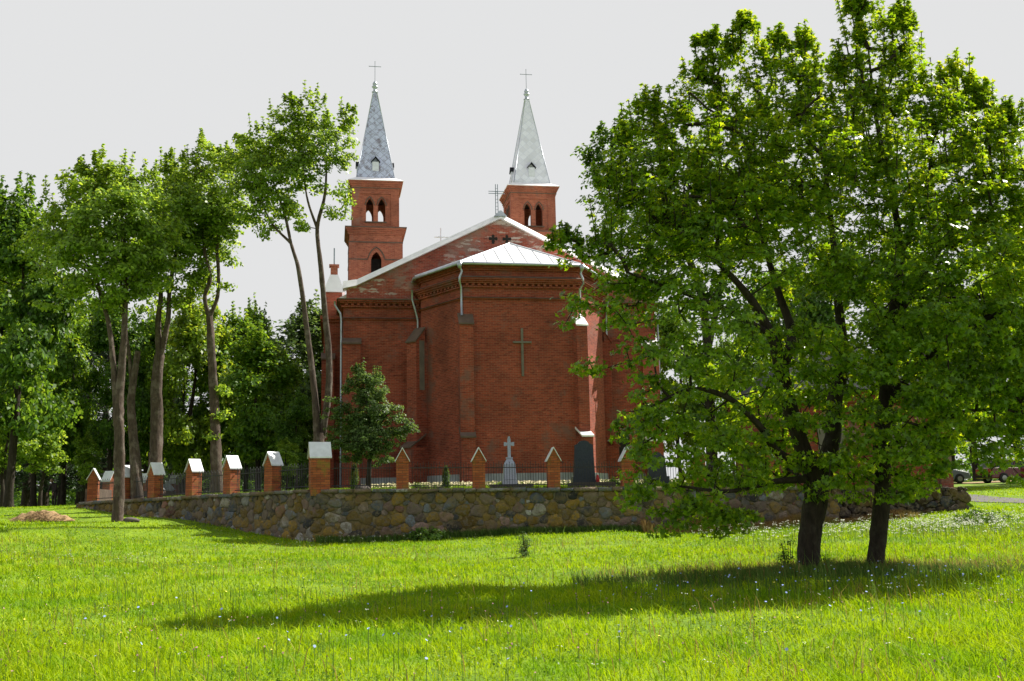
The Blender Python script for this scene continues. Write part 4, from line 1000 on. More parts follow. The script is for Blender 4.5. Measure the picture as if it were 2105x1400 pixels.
def tree(name, label, paths, blobs, dens, per, rc, size, shape, leaf, bark, seed, group=None, cat='tree', flat=.5, shell=.1, knob=.1, rnd=.55, outw=.6, extra=None, up=.7, sprig=4):
    rg = np.random.default_rng(seed); base = paths[0][0, :3]
    e = empty(name, tuple(base), label, cat, group)
    T = blob_targets(blobs, dens, rg, shell)
    tops = sorted(blobs, key=lambda b_: -b_[2])[:max(4, len(blobs)//3)]; sp_ = []
    for b_ in tops:
        for k_ in range(sprig):
            a_ = rg.uniform(0, 2*pi); q_ = rg.uniform(.0, .95)*b_[3]; zz = b_[2]+.85*sqrt(max(0, b_[3]**2-q_**2)); L_ = rg.uniform(.3, 1.15)*b_[3]
            for f_ in np.linspace(0, 1, 6): sp_.append((b_[0]+cos(a_)*q_*(1+.15*f_), b_[1]+sin(a_)*q_, zz+L_*f_))
    nb_ = len(T)
    if sp_: T = np.vstack([T, np.array(sp_)])
    rcv = np.full(len(T), rc); pv = np.full(len(T), float(per)); ff_ = np.tile(np.linspace(0, 1, 6), len(sp_)//6); rcv[nb_:] = rc*(.5-.34*ff_); pv[nb_:] = per*(.34-.26*ff_)
    VV = []; FF = []; b = 0
    for p in paths:
        V, F = limb_tube(p, rg, 12, knob); VV.append(V); FF.append(F+b); b += len(V)
    V, F = grow(paths, T, rg, up=up); VV.append(V); FF.append(F+b)
    V = np.vstack(VV)-base; F = np.vstack(FF)
    mesh_np('trunk', V, F, np.full(len(F), 4), bark, e, True)
    cen = np.mean([b_[:3] for b_ in blobs], 0)
    crown_mesh(T-base, rcv, pv, size, shape, rg, cen-base, flat, outw, rnd, 'crown', leaf, e)
    return e

# the two big maples in front
g1 = at(1660, 1178, 19.5); g2 = at(1800, 1172, 19.5)
def tp(px, py, Y, r_): return (px, py, Y, r_)
m1 = [px_path([(1659,1215,18.80,.26),(1661,1180,18.80,.205),(1666,1090,18.80,.2),(1678,1010,18.80,.225),(1672,960,18.75,.2)]),
      px_path([(1672,975,18.75,.17),(1650,920,18.70,.15),(1622,830,18.60,.14),(1606,760,18.50,.125),(1585,690,18.40,.10),(1540,610,18.20,.07),(1475,540,18.00,.045),(1400,470,17.80,.025)]),
      px_path([(1606,760,18.50,.10),(1628,690,18.90,.09),(1600,600,19.30,.07),(1570,500,19.60,.05),(1540,380,19.80,.035),(1500,260,19.90,.02)]),
      px_path([(1688,985,18.80,.17),(1712,900,19.00,.15),(1716,820,19.10,.14),(1735,740,19.20,.11),(1725,640,19.30,.085),(1715,520,19.30,.06),(1700,380,19.30,.04),(1680,260,19.30,.02)]),
      px_path([(1660,960,18.70,.09),(1600,930,18.30,.075),(1565,880,18.00,.06),(1500,820,17.60,.05),(1420,800,17.30,.035),(1330,840,17.00,.02)]),
      px_path([(1585,690,18.40,.07),(1500,640,17.90,.05),(1400,600,17.50,.035),(1290,560,17.20,.02)]),
      px_path([(1655,985,18.70,.07),(1590,990,18.10,.05),(1500,1010,17.50,.035),(1400,1000,17.10,.02)])]
b1 = px_blobs([(1180,650,17.30,.33),(1225,745,17.30,.22),(1180,610,17.30,.3),(1165,525,17.60,.35),(1250,560,17.50,.6),(1290,480,17.80,.7),(1260,420,18.10,.55),(1330,640,17.30,.8),(1310,720,17.10,.45),(1315,830,17.00,.45),(1275,880,16.90,.2),
 (1370,760,17.20,.75),(1380,900,17.20,.55),(1330,960,17.10,.45),(1420,1000,17.10,.55),(1480,1060,17.20,.4),(1360,1030,17.10,.35),(1420,560,17.60,.9),(1380,430,17.90,.85),(1330,330,18.30,.7),(1330,255,18.50,.4),(1400,290,18.30,.5),(1470,370,18.30,.8),
 (1440,190,19.10,.5),(1455,110,19.20,.32),(1480,270,19.30,.7),(1520,150,19.60,.6),(1535,75,19.60,.3),(1600,210,19.80,.75),(1580,300,18.80,.8),(1550,430,18.10,.9),(1480,660,16.90,.75),(1540,780,17.10,.5),(1500,900,17.20,.5),(1530,960,17.30,.45),
 (1620,500,17.90,.9),(1640,360,18.30,.95),(1690,250,19.30,.8),(1660,130,19.90,.5),(1600,110,19.90,.35),(1600,620,20.30,.5),(1560,700,20.30,.5),(1630,800,20.70,.6),(1600,960,19.90,.5),(1690,940,17.90,.45),(1650,870,17.70,.4),(1700,480,20.80,.9),(1500,500,20.80,.9),(1400,520,20.30,.8),(1600,400,21.30,1.0),(1480,780,19.80,.6),(1710,720,20.10,.6),(1560,1040,17.70,.3),(1300,1000,17.10,.35),(1400,1060,17.10,.35),(1450,950,17.90,.5),(1560,920,19.90,.45),(1620,900,20.30,.5),(1740,960,20.10,.5),(1680,800,20.70,.6),(1640,740,17.70,.5),(1690,660,17.50,.5),(1340,870,18.10,.6),(1460,840,18.30,.6),(1700,1000,17.70,.3),(1600,1000,17.70,.35),(1560,980,18.70,.4),(1330,1040,17.2,.3),(1400,1080,17.2,.28),(1480,1080,17.3,.28),(1440,1050,17.6,.35),(1440,470,18.30,.9),(1350,520,18.80,.8),(1300,600,18.30,.6),(1640,1000,18.6,.4),(1720,740,18.0,.45),(1680,720,18.6,.45),(1760,750,18.4,.4),(1720,930,18.2,.45),(1590,850,17.9,.5),(1650,790,17.9,.5),(1700,830,17.8,.4),(1560,930,17.7,.4),(1740,1000,18.9,.3),(1490,1000,17.6,.4),(1640,700,17.8,.5),(1540,860,20.5,.7),(1620,940,20.2,.5)])
tree('maple_tree', 'large maple with the thicker trunk and low drooping branches reaching left over the stone wall', m1, b1, 44, 46, .29, .14, MAPLE, M['leaf_maple'], M['bark'], 11, 'two big maples in the meadow', flat=.42, sprig=12, rnd=.65)
m2 = [px_path([(1799,1212,18.90,.2),(1800,1170,18.90,.155),(1808,1080,18.90,.155),(1814,1000,18.90,.15),(1812,920,18.90,.145),(1818,840,18.90,.135),(1830,740,19.00,.12),(1838,640,19.10,.10),(1850,520,19.30,.075),(1830,380,19.50,.055),(1800,240,19.60,.035),(1785,100,19.70,.018)]),
      px_path([(1818,840,18.90,.09),(1880,760,18.80,.075),(1950,700,18.70,.06),(2040,650,18.60,.045),(2140,600,18.50,.03)]),
      px_path([(1838,660,19.10,.08),(1900,560,19.30,.065),(1960,470,19.50,.05),(2030,380,19.70,.03)]),
      px_path([(1812,930,18.90,.06),(1880,890,18.50,.045),(1960,850,18.30,.035),(2060,840,18.10,.02)]),
      px_path([(1850,520,19.30,.06),(1900,400,19.70,.04),(1920,280,19.90,.02)])]
b2 = px_blobs([(1780,130,19.70,.65),(1770,45,19.70,.42),(1785,10,19.70,.3),(1845,80,19.80,.42),(1850,45,19.80,.25),(1740,180,19.50,.55),(1850,190,19.80,.75),(1800,280,19.30,.9),(1900,250,20.10,.8),(1960,190,20.30,.5),(1950,310,19.90,.85),(2010,270,20.30,.6),(2010,210,20.30,.35),
 (2060,320,19.80,.7),(2080,270,19.80,.4),(1860,400,18.80,1.0),(1770,420,18.60,.9),(1960,430,19.10,1.0),(2060,430,19.30,.9),(2150,400,19.30,1.0),(1720,560,18.30,.8),(1800,560,18.10,.8),(1900,540,18.20,.95),(2000,560,18.30,.95),(2100,540,18.70,1.0),(2180,620,18.80,1.1),
 (1780,690,17.90,.6),(1870,680,17.80,.8),(1960,680,17.90,.85),(2060,670,18.10,.9),(2130,760,18.30,.9),(1990,790,17.90,.7),(2080,830,18.10,.7),(1900,800,17.80,.6),(1830,840,17.60,.45),(1870,920,17.60,.5),(1940,900,17.90,.45),(1780,930,17.90,.35),(1760,850,17.90,.4),(1890,960,17.90,.4),
 (2040,910,18.10,.5),(2100,940,18.30,.5),(2150,900,18.30,.7),(1900,640,20.80,.9),(2000,660,20.80,.9),(1800,640,21.10,.8),(1850,760,20.70,.8),(1960,830,20.50,.6),(1780,330,21.30,1.0),(1900,480,21.30,1.0),(2060,560,21.30,1.1),(1820,960,19.90,.4),(1750,780,20.30,.6),(1900,880,20.30,.6),(1950,960,17.90,.35),(1850,1000,17.80,.3),(1770,900,17.70,.35),(1720,850,17.80,.35),(1700,760,17.80,.4),(1880,1010,17.70,.25),(2000,860,18.30,.5),(2080,760,18.30,.8),(1940,740,20.30,.7),(2020,960,17.90,.35),(1760,820,17.8,.4),(1830,900,17.7,.45),(1900,850,17.7,.5),(1940,800,17.9,.6),(1860,780,17.9,.5),(1800,760,17.9,.5),(1920,930,17.7,.4),(1780,980,18.9,.3),(1900,980,19,.4),(1840,820,20.8,.7),(1930,870,20.8,.6)])
tree('maple_tree', 'maple with the slimmer trunk on the right, crown running off the right edge', m2, b2, 44, 46, .29, .14, MAPLE, M['leaf_maple'], M['bark'], 12, 'two big maples in the meadow', flat=.42, sprig=12, rnd=.65)

# tall trees along the receding wall on the left
T1 = [px_path([(241,1082,36,0.238),(241,1068,36,0.198),(244,1010,36,0.185),(246,900,36,0.172),(243,850,36,0.178),(246,800,36,0.145),(255,700,36,0.112),(258,600,36,0.086),(256,500,36,0.059),(245,400,36,0.032)]),
      px_path([(240,850,36,0.112),(232,740,36,0.092),(222,660,36,0.079),(205,600,36,0.059),(190,500,36,0.040),(170,430,36,0.024)]),
      px_path([(258,600,36,0.059),(300,520,36.5,0.048),(330,440,36.8,0.024)]), px_path([(205,600,36,0.048),(150,520,36,0.036),(110,470,36,0.024)])]
B1 = px_blobs([(180,385,36,.75),(240,380,36.5,.9),(300,395,37,.7),(200,440,35,1.1),(130,440,36,.85),(270,450,35.3,1.1),(115,510,35.5,.8),(180,530,35,1.0),(250,540,35,.9),(90,560,36,.5),(140,580,36,.6),(220,610,35.8,.6),(300,540,36,.8),(200,400,38,1.1),(150,480,38,1.0),(260,500,38,1.0),(330,470,36.5,.8),(60,510,36.5,.6),(70,480,37,.4),(290,430,35.6,.9),(310,510,35.6,.8),(160,610,36,.5),(100,620,36.3,.4),(270,590,35.5,.7),(190,470,34.6,.9),(330,560,36.4,.6),(215,345,36.5,.5),(150,370,36.5,.5)])
tree('tall_tree', 'near tall tree with a knobbly trunk standing in front of the receding stone wall', T1, B1, 34, 46, .42, .2, SMALL, M['leaf_left'], M['bark_light'], 21, 'tall trees along the receding wall', knob=.16)
T2 = [px_path([(286,1045,41,0.277),(280,980,41,0.224),(274,900,41,0.178),(270,830,41,0.158),(276,770,41,0.132),(283,722,41,0.112)]),
      px_path([(272,800,41,0.079),(262,700,41,0.059),(248,620,41,0.056),(255,540,41,0.024)])]
B2 = px_blobs([(250,590,41,.8),(300,600,41.5,.6),(225,640,41,.5),(280,560,42,.9),(285,670,41.3,.4)])
tree('tall_tree', 'leaning trunk broken off at the top, behind the near tall tree', T2, B2, 32, 50, .5, .21, SMALL, M['leaf_dark'], M['bark_light'], 22, 'tall trees along the receding wall', knob=.16)
T3 = [px_path([(318,1045,41.5,0.330),(319,960,41.5,0.264),(322,860,41.5,0.238),(322,790,41.5,0.218),(328,730,41.5,0.198)]),
      px_path([(328,740,41.5,0.145),(325,660,41.5,0.112),(330,600,41.5,0.092),(312,540,41.5,0.073),(300,470,41.5,0.056),(310,400,41.5,0.024)]),
      px_path([(328,740,41.5,0.132),(345,660,41.5,0.106),(348,600,41.5,0.086),(362,520,41.5,0.066),(380,440,41.5,0.048),(400,370,41.5,0.024)])]
B3 = px_blobs([(340,385,41.5,.9),(395,360,41.5,.9),(440,345,41.5,.7),(370,430,40.5,1.2),(430,420,40.5,1.1),(310,440,42,.9),(340,500,40.5,1.1),(400,490,41,1.1),(300,540,41.5,.8),(380,560,41.2,.9),(440,500,42,.9),(330,600,41.5,.5),(420,590,41.8,.7),(450,330,42,.4),(420,310,42,.5),(355,345,42,.5),(470,450,41,.8),(420,640,41.8,.4),(360,620,41.8,.6),(300,620,42,.5),(380,400,43.5,1.2),(350,470,43,1.2)])
tree('tall_tree', 'tall tree with a thick scarred trunk forking in two halfway up', T3, B3, 34, 46, .42, .2, SMALL, M['leaf_left'], M['bark_light'], 23, 'tall trees along the receding wall', knob=.15)
T4 = [px_path([(447,1030,41,0.277),(445,960,41,0.224),(441,860,41,0.185),(437,760,41,0.165),(433,690,41,0.152),(430,650,41,0.132)]),
      px_path([(430,655,41,0.092),(421,610,41,0.086),(432,570,41,0.079),(421,520,41,0.066),(425,450,41,0.048),(440,380,41,0.024)]),
      px_path([(430,655,41,0.086),(447,610,41,0.073),(449,560,41,0.066),(447,500,41,0.064),(465,420,41,0.040),(480,350,41,0.016)])]
B4 = px_blobs([(470,340,41,.7),(490,320,41,.5),(465,400,40.5,.9),(430,440,40.8,.8),(490,430,40.8,.7),(455,490,40.8,.6),(470,530,41,.35),(460,590,41,.3),(410,480,41,.7),(450,440,42.5,.9),(452,850,41,.28),(455,800,41,.2),(440,900,40.8,.22)])
tree('tall_tree', 'slender pale tree whose trunk curves into two prongs, sprouts of leaves along it', T4, B4, 34, 44, .4, .2, SMALL, M['leaf_left'], M['bark_light'], 24, 'tall trees along the receding wall', knob=.15)
T5 = [px_path([(655,1015,38,0.277),(655,920,38,0.224),(655,890,38,0.198)]),
      px_path([(652,905,38,0.145),(650,850,38,0.125),(642,770,38,0.112),(630,670,38,0.099),(615,560,38,0.079),(598,500,38,0.059),(585,440,38,0.048),(560,370,38,0.024)]),
      px_path([(662,900,38.1,0.145),(675,810,38.1,0.125),(676,740,38.1,0.119),(668,640,38.1,0.106),(660,550,38.1,0.092),(652,470,38.1,0.073),(668,400,38.1,0.056),(672,320,38.1,0.024)]),
      px_path([(598,500,38,0.056),(560,460,38,0.036),(530,400,38,0.024)]), px_path([(652,470,38.1,0.056),(630,400,38,0.036),(620,300,38,0.024)])]
B5 = px_blobs([(505,330,38,.7),(545,300,38,.8),(490,290,38,.2),(530,370,37.4,1.0),(580,380,37.6,.9),(500,400,38,.6),(555,440,38,.7),(520,440,38,.4),(600,430,38,.6),(545,480,38,.3),(600,260,38,.9),(640,235,38,.7),(600,215,38,.3),(690,270,38,.75),(660,310,37.5,.95),(620,330,37.8,.9),
 (700,330,38,.6),(590,310,39,1.0),(650,370,38,.5),(700,400,38,.5),(705,440,38,.35),(670,440,38,.35),(615,460,38,.3),(720,240,38,.3),(540,340,39.5,.9),(628,470,38,.2)])
tree('tall_tree', 'two slim pale trunks leaning apart beside the church, crown high against the sky', T5, B5, 42, 44, .34, .18, SMALL, M['leaf_left'], M['bark_light'], 25, 'tall trees along the receding wall', knob=.15)
# small tree before the church
ps = [px_path([(757,1010,37,.11),(759,960,37,.085),(762,900,37,.07),(755,840,37,.045),(745,780,37,.02)]), px_path([(762,905,37,.05),(790,860,37,.03),(815,830,37,.015)]), px_path([(762,905,37,.05),(725,860,37,.03),(700,830,37,.015)])]
bs = px_blobs([(745,785,37,.38),(735,770,37,.25),(775,800,37,.45),(715,800,37,.32),(755,840,36.7,.75),(700,850,37,.5),(800,850,37,.5),(830,880,37,.36),(848,890,37,.2),(700,900,37,.5),(750,905,36.7,.7),(800,900,36.8,.5),(725,935,37,.4),(780,935,37,.4),(760,800,37.6,.6),(740,880,37.8,.7),(690,820,37,.2)])
tree('small_tree', 'small bushy round tree in front of the church, left of centre', ps, bs, 150, 60, .22, .11, SMALL, M['leaf_grey'], M['bark'], 26)

# generic trees for the wood and the far side of the churchyard: prototypes and copies
def proto_decid(name, seed, h, rx, leaf, dens=1.0, low=.25, size=.34, cat='tree'):
    rg = np.random.default_rng(seed); bl = []
    for i in range(26):
        f = rg.uniform(low, .95); prof = sin(pi*min(1, (f-low)/(1-low)*.86+.14))**.7; a = rg.uniform(0, 2*pi); q = rg.uniform(.25, .85)*prof*rx
        bl.append((cos(a)*q, sin(a)*q, f*h, rg.uniform(.2, .33)*rx))
    bl.append((0, 0, h*.9, rx*.32))
    paths = [smooth_path([(0,0,-.3,.028*h*.9),(0,0,.5,.02*h*.9),(.1,.05,h*.3,.016*h),(rg.uniform(-.4,.4),rg.uniform(-.3,.3),h*.6,.009*h),(0,0,h*.92,.002*h)])]
    return tree(name, 'x', paths, bl, 20*dens/(rx/3.2)**1.2, 42, .18*rx+.1, size, KITE, leaf, M['bark'], seed, cat=cat, rnd=.6)
def proto_spruce(seed, h, rb, dens=1.0):
    rg = np.random.default_rng(seed); e = empty('spruce_tree', (0,0,0), 'x', 'tree')
    P0 = []; P1 = []; r0 = []; r1 = []; LP_ = []; LN = []; LS_ = []
    z = h*.12
    while z < h*.98:
        f = (z-h*.12)/(h*.88); L = rb*(1-f)**.8*rg.uniform(.75, 1.1)+.12
        nb = 6
        for k in range(nb):
            if rg.uniform() < .18: continue
            a = 2*pi*k/nb+rg.uniform(-.5, .5)+z*2; l = L*rg.uniform(.6, 1.15); dr = .22+.25*(1-f)
            d = np.array([cos(a), sin(a), 0]); p = np.array([0, 0, z]); prev = p
            for q in range(1, 5):
                t = q/4; c = p+d*l*t+np.array([0, 0, -dr*l*t+.28*l*t*t]); P0.append(prev); P1.append(c); r0.append(.03*(1-t)+.012); r1.append(.02*(1-t)+.006); prev = c
            n = int(26*l*dens)+6; t = rg.uniform(.12, 1, n)**.8; c = p+d*(l*t)[:, None]+np.stack([0*t, 0*t, -dr*l*t+.28*l*t*t], 1)
            sd_ = np.array([-d[1], d[0], 0]); c = c+sd_*(rg.uniform(-1, 1, n)*.28*(1.15-t)*min(1.3, l))[:, None]; c[:, 2] -= rg.uniform(0, .3, n)
            LP_.append(c); LN.append(np.tile([0, 0, 1.], (n, 1))+rg.normal(size=(n, 3))*.7); LS_.append(rg.uniform(.22, .42, n))
        z += h*.028*rg.uniform(.7, 1.3)
    V, F = frusta(np.array(P0), np.array(P1), np.array(r0), np.array(r1), 4)
    tp_ = smooth_path([(0,0,-.3,.02*h),(0,0,h*.3,.013*h),(0,0,h*.7,.007*h),(0,0,h,.01)]); V2, F2 = limb_tube(tp_, rg, 8, .05)
    mesh_np('trunk', np.vstack([V2, V]), np.vstack([F2, F+len(V2)]), np.full(len(F)+len(F2), 4), M['bark'], e, True)
    V, k = leaves(np.vstack(LP_), np.vstack(LN), np.concatenate(LS_), [(0,-.8,0),(.22,0,.05),(0,.9,-.1),(-.22,0,.05)], rg)
    mesh_np('crown', V, np.arange(len(V)), np.full(len(V)//4, 4), M['needle'], e)
    return e
PD = {'mid': proto_decid('broadleaf_tree', 31, 10, 3.2, M['leaf_mid']), 'dark': proto_decid('broadleaf_tree', 32, 12, 3.6, M['leaf_dark'], low=.2), 'yel': proto_decid('broadleaf_tree', 33, 10, 3.3, M['leaf_yellow'], low=.15),
      'round': proto_decid('broadleaf_tree', 34, 9, 3.6, M['leaf_grey'], 1.5, low=.12, size=.3), 'sap': proto_decid('young_tree', 35, 5, 1.35, M['leaf_left'], .9, low=.3, size=.2), 'spr': proto_spruce(36, 15, 2.6), 'spr2': proto_spruce(37, 15, 2.0, .8)}
used = set()
def put(kind, px, Y, topy, label, group, rz=0, wide=1.0, H=None, yard=False):
    src = PD[kind]; h0 = {'mid':10.6,'dark':12.6,'yel':10.6,'round':9.8,'sap':5.3,'spr':15,'spr2':15}[kind]
    r = at(px, 1000, Y); x, y = r[0], r[1]; z = yz1(x, y) if inpoly(x, y)[0] else tz(x, y); h = at(px, topy, Y)[2]-z
    e = src if kind not in used else copy_tree(src); used.add(kind)
    s = h/h0; e.location = (x, y, z); e.rotation_euler = (0, 0, rz); e.scale = (s*wide, s*wide, s); e['label'] = label
    if group: e['group'] = group
    return e
W = 'trees of the dark wood on the left'
put('spr', 128, 66, 590, 'tall dark spruce right of the sapling, its tip against the gap of sky', W, .3, 1.0)
put('spr2', 12, 70, 560, 'dark spruce at the very left edge of the wood', W, 1.0, 1.2)
put('spr', 55, 74, 600, 'dark spruce behind the bright sapling on the left', W, 2.0, 1.1)
put('spr2', 92, 80, 640, 'thin dark spruce behind the stooping person', W, 2.6, 1.3)
put('spr', 175, 72, 640, 'dark spruce just left of the near tall trunk', W, 4.0, 1.1)
put('spr2', 212, 78, 660, 'spruce half hidden directly behind the near tall trunk', W, 5.0, 1.4)
put('spr', 262, 80, 650, 'dark spruce between the first two tall trunks', W, 5.6, 1.0)
put('spr2', 300, 75, 690, 'slim spruce left of the thick scarred trunk', W, .9, 1.3)
put('spr2', 372, 66, 700, 'thin dark spruce right of the thick scarred trunk, sky around it', W, 3.3, .95)
put('spr2', 408, 70, 740, 'low dark spruce left of the slender pale tree', W, 4.4, 1.2)
put('spr', 350, 88, 720, 'faint spruce far behind the thick scarred trunk', W, 1.7, .9)
put('dark', 20, 47, 395, 'tall broadleaf tree filling the left edge of the photo', W, .4, .72)
put('mid', -45, 50, 450, 'broadleaf tree cut off by the left edge', W, 2.2, .8)
put('mid', 70, 58, 610, 'mid green broadleaf tree above the bright sapling', W, 3.0, .75)
put('mid', 130, 60, 650, 'thin broadleaf tree in the gap left of the near tall trunk', W, 4.4, .65)
put('dark', 225, 58, 610, 'dark leafy tree behind the near tall trunk', W, 1.2, .7)
put('yel', 385, 60, 590, 'yellow-green tree glowing between the thick trunk and the pale pronged tree', W, 2.4, .72)
put('mid', 300, 62, 650, 'leafy tree behind the broken leaning trunk', W, 5.2, .75)
put('mid', 475, 62, 655, 'leafy green tree right behind the slender pale tree', W, .2, .85)
put('mid', 530, 55, 690, 'bushy mid green tree between the pale pronged tree and the leaning twin trunks', W, 1.9, 1.0)
put('mid', 505, 72, 640, 'tree with a pointed loose top against the sky, left of the round tree', W, 5.5, .6)
put('dark', 610, 50, 810, 'low dark leafy tree behind the second fence panel left of the corner pillar', W, 3.7, .9)
put('round', 622, 78, 625, 'dense round-topped grey-green tree left of the church', W, 0, 1.0)
put('round', 560, 84, 700, 'grey-green tree lower and left of the round-topped one', W, 2.0, .9)
put('dark', -10, 62, 560, 'dark tree deep in the wood at the left edge', W, 3.9, 1.0)
put('dark', 165, 84, 640, 'dark tree deep in the wood behind the spruces', W, 4.9, 1.1)
put('dark', 60, 88, 640, 'dark tree at the back of the wood above the person', W, 2.9, 1.2)
put('dark', 280, 90, 690, 'dark tree at the back of the wood between the tall trunks', W, .7, 1.1)
put('sap', 84, 52, 828, 'bright young tree with a thin straight trunk at the left edge of the grass', 'young trees by the wood', 0, 1.0)
put('sap', 178, 56, 895, 'low bright young tree left of the last brick pillar', 'young trees by the wood', 2.0, .95)
put('sap', 6, 48, 810, 'young tree cut by the left edge of the photo', 'young trees by the wood', 4.0, 1.0)
put('sap', 590, 46, 905, 'leafy young tree behind the first fence panel left of the corner pillar', 'young trees by the wood', 1.0, 1.1)
G = 'trees behind the churchyard on the right'
TY = [px_path([(1466,1010,41,.3),(1464,950,41,.24),(1460,850,41,.2),(1455,720,41,.18),(1440,600,41,.15),(1400,500,41,.12),(1340,410,41,.07),(1280,340,41,.03)]), px_path([(1455,720,41,.14),(1480,600,41,.11),(1500,470,41,.08),(1500,350,41,.03)]), px_path([(1460,850,41,.09),(1430,760,41,.06),(1390,700,41,.03)])]
BY = px_blobs([(1250,300,41,.75),(1225,350,41,.6),(1290,290,41.5,.7),(1240,400,41,.6),(1300,360,40.5,1.0),(1350,310,41,.9),(1290,440,41,.8),(1370,400,41,1.1),(1420,330,41,1.0),(1480,380,41,1.2),(1560,400,41.5,1.2),(1430,470,41,1.1),(1520,500,41,1.2),(1350,500,41,.8),(1460,600,41,1.0),(1560,600,41,1.0),(1400,640,41,.6),(1440,760,41,.8),(1500,800,41,.8),(1540,720,41,.9),(1420,860,41,.6),(1480,900,41,.6),(1400,720,41,.4),(1540,880,41,.5)])
tree('tall_tree', 'tall dark tree in the churchyard right of the church, crown showing left of the maples', TY, BY, 22, 50, .5, .25, SMALL, M['leaf_dark'], M['bark'], 28, G)
put('mid', 1400, 66, 640, 'leafy tree just right of the church wall', G, 3.0, .7)
put('mid', 1510, 50, 700, 'mid green tree left of the brick gatehouse', G, .5, .6)
put('mid', 1620, 70, 560, 'tree beyond the left half of the gatehouse roof', G, 5.0, .8)
put('dark', 1740, 66, 480, 'dark tree rising behind the gatehouse roof', G, 4.0, .8)
put('mid', 1890, 72, 520, 'tree behind the right end of the gatehouse', G, 1.6, .9)
put('dark', 2010, 84, 600, 'dark tree behind the parked cars', G, 2.2, 1.1)
put('mid', 2100, 88, 560, 'tree behind the dark red car at the right edge', G, 3.4, 1.0)
put('dark', 2180, 66, 420, 'tree cut off by the right edge', G, .8, .8)
put('mid', 1960, 95, 720, 'far low tree above the grey car', G, 5.7, 1.2)
# distant wood beyond: one mass
rg = np.random.default_rng(50); n = 2600
def mass(name, x0, x1, y0, y1, n, zt_, mat, label):
    X = rg.uniform(x0, x1, n); Y = rg.uniform(y0, y1, n); top_ = zt_*(.75+.25*np.sin(X*.35+1)*np.sin(X*.13+2)); Z = rg.uniform(.3, 1, n)*top_
    Z = np.where(rg.uniform(0, 1, n) < .5, rg.uniform(0, 1, n)*top_, Z)
    o = crown_mesh(np.c_[X, Y, Z+.6], 1.1, 14, .7, KITE, rg, np.array([(x0+x1)/2, y1+30, -5]), .7, .5, .6, name, mat); tag(o, label, 'wood', None, 'stuff')
mass('far_wood', -105, -24, 108, 122, 2800, 11, M['leaf_dark'], 'dense far wood closing the view behind the tall trees on the left')
mass('undergrowth', -75, -12, 90, 100, 1700, 4.2, M['leaf_dark'], 'dark undergrowth between the trunks of the wood on the left')
mass('far_thicket', 22, 110, 118, 130, 1800, 6, M['leaf_dark'], 'low far line of trees behind the gatehouse and cars')

# ------------------------------------------------------------------ shrubs and flowers in the yard
def column_shrub(px, Y, w_, h, label, seed):
    x, y, z = gpos(px, Y); rg = np.random.default_rng(seed); e = empty('thuja_shrub', (x, y, z), label, 'shrub', 'clipped conical thujas')
    n = 220; f = rg.uniform(.03, 1, n); a = rg.uniform(0, 2*pi, n); q = w_*np.minimum(1, (1.02-f)*2.6)**.6*np.minimum(1, .6+f*2)*rg.uniform(.5, 1, n)
    T = np.c_[np.cos(a)*q, np.sin(a)*q, f*h]; crown_mesh(T, .06, 14, .055, KITE, rg, np.array([0, 0, h*.4]), 1.4, 1.0, .5, 'crown', M['thuja'], e)
    mb = MB(); mb.tube([(0, 0, -.05), (0, 0, h*.8)], [.03, .01], 6); mb.build('trunk', M['bark'], e)
column_shrub(917, 37.6, .13, .85, 'small columnar thuja between the two middle pillars', 61)
column_shrub(728, 37.3, .16, 1.0, 'columnar thuja left of the small tree foot', 62)
def bush(px, Y, r_, h, label, mat, seed, size=.09, py=None, meadow=False, n=40, cat='bush'):
    r = at(px, 1000, Y); x, y = r[0], r[1]; z = tz(x, y) if meadow else yz1(x, y)
    rg = np.random.default_rng(seed); e = empty('bush', (x, y, z), label, cat, None)
    a = rg.uniform(0, 2*pi, n); q = rg.uniform(0, 1, n)**.5*r_; T = np.c_[np.cos(a)*q, np.sin(a)*q, rg.uniform(.15, 1, n)*h*np.sqrt(np.maximum(.05, 1-(q/r_)**2*.8))]
    crown_mesh(T, .12, 22, size, SMALL, rg, np.array([0, 0, h*.2]), .8, .6, .6, 'foliage', mat, e)
    V, F = frusta(np.tile([0., 0, 0], (n, 1))+T*[.2, .2, 0], T, np.full(n, .008), np.full(n, .004), 4); mesh_np('stems', V, F, np.full(len(F), 4), M['bark'], e)
bush(1333, 37.4, .3, .45, 'bright leafy bush left of the second dark gravestone', M['leaf_yellow'], 71, .08)
bush(1262, 38.2, .28, .4, 'low green plant right of the tall dark gravestone', M['leaf_left'], 72, .08)
bush(1025, 37.7, .25, .26, 'low green plant left of the grey cross monument', M['leaf_left'], 73, .07)
bush(858, 37.6, .2, .34, 'dark little bush on the small low grave', M['leaf_dark'], 74, .06)
bush(1490, 38, .5, .6, 'bushy plants behind the fence near the hidden pillar', M['leaf_left'], 75, .1)
bush(880, 33.2, .6, .42, 'dark nettle bush growing at the foot of the stone wall', M['leaf_dark'], 76, .1, meadow=True, n=70)
bush(1075, 25.5, .18, .62, 'pale flowering thistle standing alone in the meadow', M['leaf_grey'], 77, .06, meadow=True, n=26, cat='weed')
bush(1612, 19.4, .16, .75, 'dark tall weed left of the thicker maple trunk', M['leaf_dark'], 78, .05, meadow=True, n=30, cat='weed')
bush(1683, 19.2, .14, .38, 'low leafy weed at the right foot of the thicker maple', M['leaf_dark'], 79, .05, meadow=True, n=22, cat='weed')
bush(2010, 31, .8, .4, 'leafy weeds at the right end of the gatehouse plinth', M['leaf_mid'], 80, .1, meadow=True, n=90, cat='weeds')

